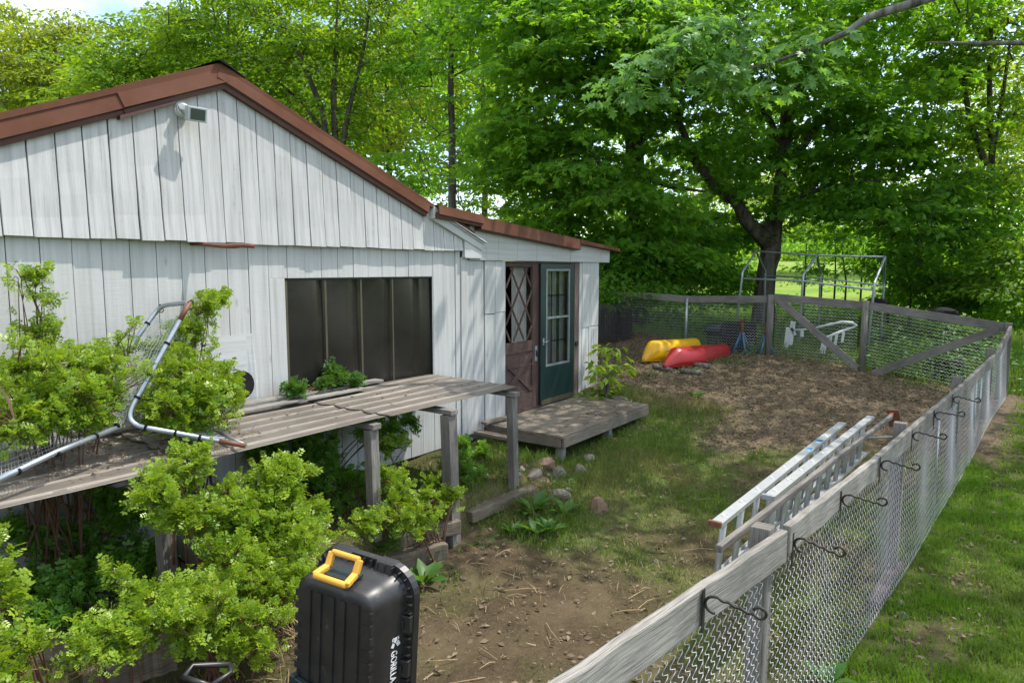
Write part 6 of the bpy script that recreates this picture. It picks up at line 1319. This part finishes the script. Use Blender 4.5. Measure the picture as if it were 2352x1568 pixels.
X, Y = scatter(1000000, 2.5, 16, -5.5, 1.0, lawn_d); tag(blades(X, Y, RNG.uniform(.03, .085, len(X)) , .0030 + .0012 * np.hypot(X, Y) / 8, 'lawn', 'lawn_grass', .7), kind='stuff')
yard_d = lambda X, Y: (zones(X, Y)[0] ** 1.25) * (Y > fence_y(X)) * free(X, Y) * clump(X, Y) * .9 * np.clip(8.0 / np.hypot(X, Y), .1, 1)
X, Y = scatter(260000, 1.5, 14.6, 0, 8.0, yard_d); tag(blades(X, Y, RNG.uniform(.03, .13, len(X)) * (.6 + .8 * fbm(X, Y, .8, 5)), .0032 + .001 * np.hypot(X, Y) / 8, 'grass', 'yard_grass', .75), kind='stuff')
X, Y = scatter(90000, 1.8, 14.4, .3, 7.5, lambda X, Y: (.15 + .85 * zones(X, Y)[0]) * (Y > fence_y(X)) * free(X, Y) * sst((fbm(X, Y, 1.1, 77) - .38) / .25) * .6 * np.clip(8.0 / np.hypot(X, Y), .1, 1)); tag(blades(X, Y, RNG.uniform(.02, .08, len(X)), .0034, 'straw', 'dry_grass', 1.6), kind='stuff')
X, Y = scatter(16000, 5.0, 10.4, 3.2, 5.0, lambda X, Y: free(X, Y) * .6 * sst((fbm(X, Y, 1.3, 8) - .35) / .2)); tag(blades(X, Y, RNG.uniform(.06, .17, len(X)), .0040, 'grass', 'tall_grass', .8), kind='stuff')
X, Y = scatter(90000, 14.6, 26, -4, 11, lambda X, Y: .8 * clump(X, Y)); tag(blades(X, Y, RNG.uniform(.12, .38, len(X)), .008, 'lawn', 'wild_grass', .6), kind='stuff')
# dead leaves
def litter(n, x0, x1, y0, y1, dens, size, name, m='deadleaf', tm=T_SIMPLE):
    X, Y = scatter(n, x0, x1, y0, y1, dens); k = len(X); C = np.stack([X, Y, terrain(X, Y) + (fbm(X, Y, 3.0, 21) - .5) * .035 + .012 + RNG.random(k) * .012], 1)
    D = np.stack([RNG.normal(size=k), RNG.normal(size=k), RNG.normal(size=k) * .25], 1); N = np.tile([0, 0, 1.0], (k, 1)) + RNG.normal(size=(k, 3)) * .45
    V, F, r_ = leaves(C, D, N, size * RNG.uniform(.5, 1.3, k), tm); return tag(link(name, fast_mesh(name, V, F, r_), M[m]), kind='stuff')
litter(110000, 7.5, 15.2, -.2, 8.5, lambda X, Y: zones(X, Y)[1] * .36 * (Y > fence_y(X)) * free(X, Y) * (.35 + .65 * clump(X, Y)), .048, 'leaf_litter')
litter(9000, 2, 9, .6, 5.3, lambda X, Y: .22 * free(X, Y), .05, 'scattered_leaves')
litter(7000, 2.5, 12, -2, .7, lambda X, Y: .5 * np.exp(-((fence_y(X) - Y - .5) / .4) ** 2), .05, 'fence_leaves')
# chips and twigs
X, Y = scatter(15000, 1.2, 13, -.8, 5.2, lambda X, Y: .55 * free(X, Y) * np.clip(5 / np.hypot(X, Y), 0, 1) * (1 - .6 * zones(X, Y)[0])); k = len(X)
C = np.stack([X, Y, terrain(X, Y) + (fbm(X, Y, 3.0, 21) - .5) * .035 + .008], 1); D = np.stack([RNG.normal(size=k), RNG.normal(size=k), RNG.normal(size=k) * .12], 1); N = np.tile([0, 0, 1.0], (k, 1)) + RNG.normal(size=(k, 3)) * .4
T_CHIP = (np.array([(0, -.07, 0), (0, .07, .02), (1, .05, .02), (1, -.06, 0), (.5, .0, .06)], float), np.array([(0, 4, 1), (1, 4, 2), (2, 4, 3), (3, 4, 0)]))
V, F, r_ = leaves(C, D, N, RNG.uniform(.010, .034, k) * np.where(RNG.random(k) < .04, 2.6, 1), T_CHIP); tag(link('wood_chips', fast_mesh('wood_chips', V, F, r_), M['chip']), kind='stuff')
mb = MB()
for i in range(170):
    x, y = random.uniform(2, 13), random.uniform(1, 4.2)
    if y < fy(x) + .1: continue
    a_ = random.uniform(0, 6.3); l_ = random.uniform(.06, .32); q = Vector((x, y, gz(x, y) + .015)); e = q + Vector((math.cos(a_) * l_, math.sin(a_) * l_, .008)); mb.tube([q, q.lerp(e, .5) + Vector((random.uniform(-.02, .02), random.uniform(-.02, .02), .012)), e], [.003, .0035, .002], 4)
tag(mb.build('twigs', M['straw']), kind='stuff')

# dead leaves and crumbs that have fallen on the deck and on the bench
def crumbs(n, x0, x1, y0, y1, z_, size, name):
    X = RNG.uniform(x0, x1, n); Y = RNG.uniform(y0, y1, n); C = np.stack([X, Y, np.full(n, z_) + RNG.random(n) * .006], 1)
    V, F, r_ = leaves(C, np.stack([RNG.normal(size=n), RNG.normal(size=n), RNG.normal(size=n) * .15], 1), np.tile([0, 0, 1.0], (n, 1)) + RNG.normal(size=(n, 3)) * .3, size * RNG.uniform(.5, 1.3, n), T_SIMPLE); tag(link(name, fast_mesh(name, V, F, r_), M['deadleaf']), kind='stuff')
crumbs(150, 6.95, 9.25, 4.25, 5.3, .572, .04, 'deck_leaves'); crumbs(60, 7.9, 8.5, 4.2, 4.6, .572, .05, 'deck_leaves'); crumbs(420, 1.6, 3.0, 4.35, 5.2, BZ + .022, .035, 'bench_leaves'); crumbs(90, 3.0, 5.6, 4.3, 5.2, BZ + .03, .035, 'bench_leaves')
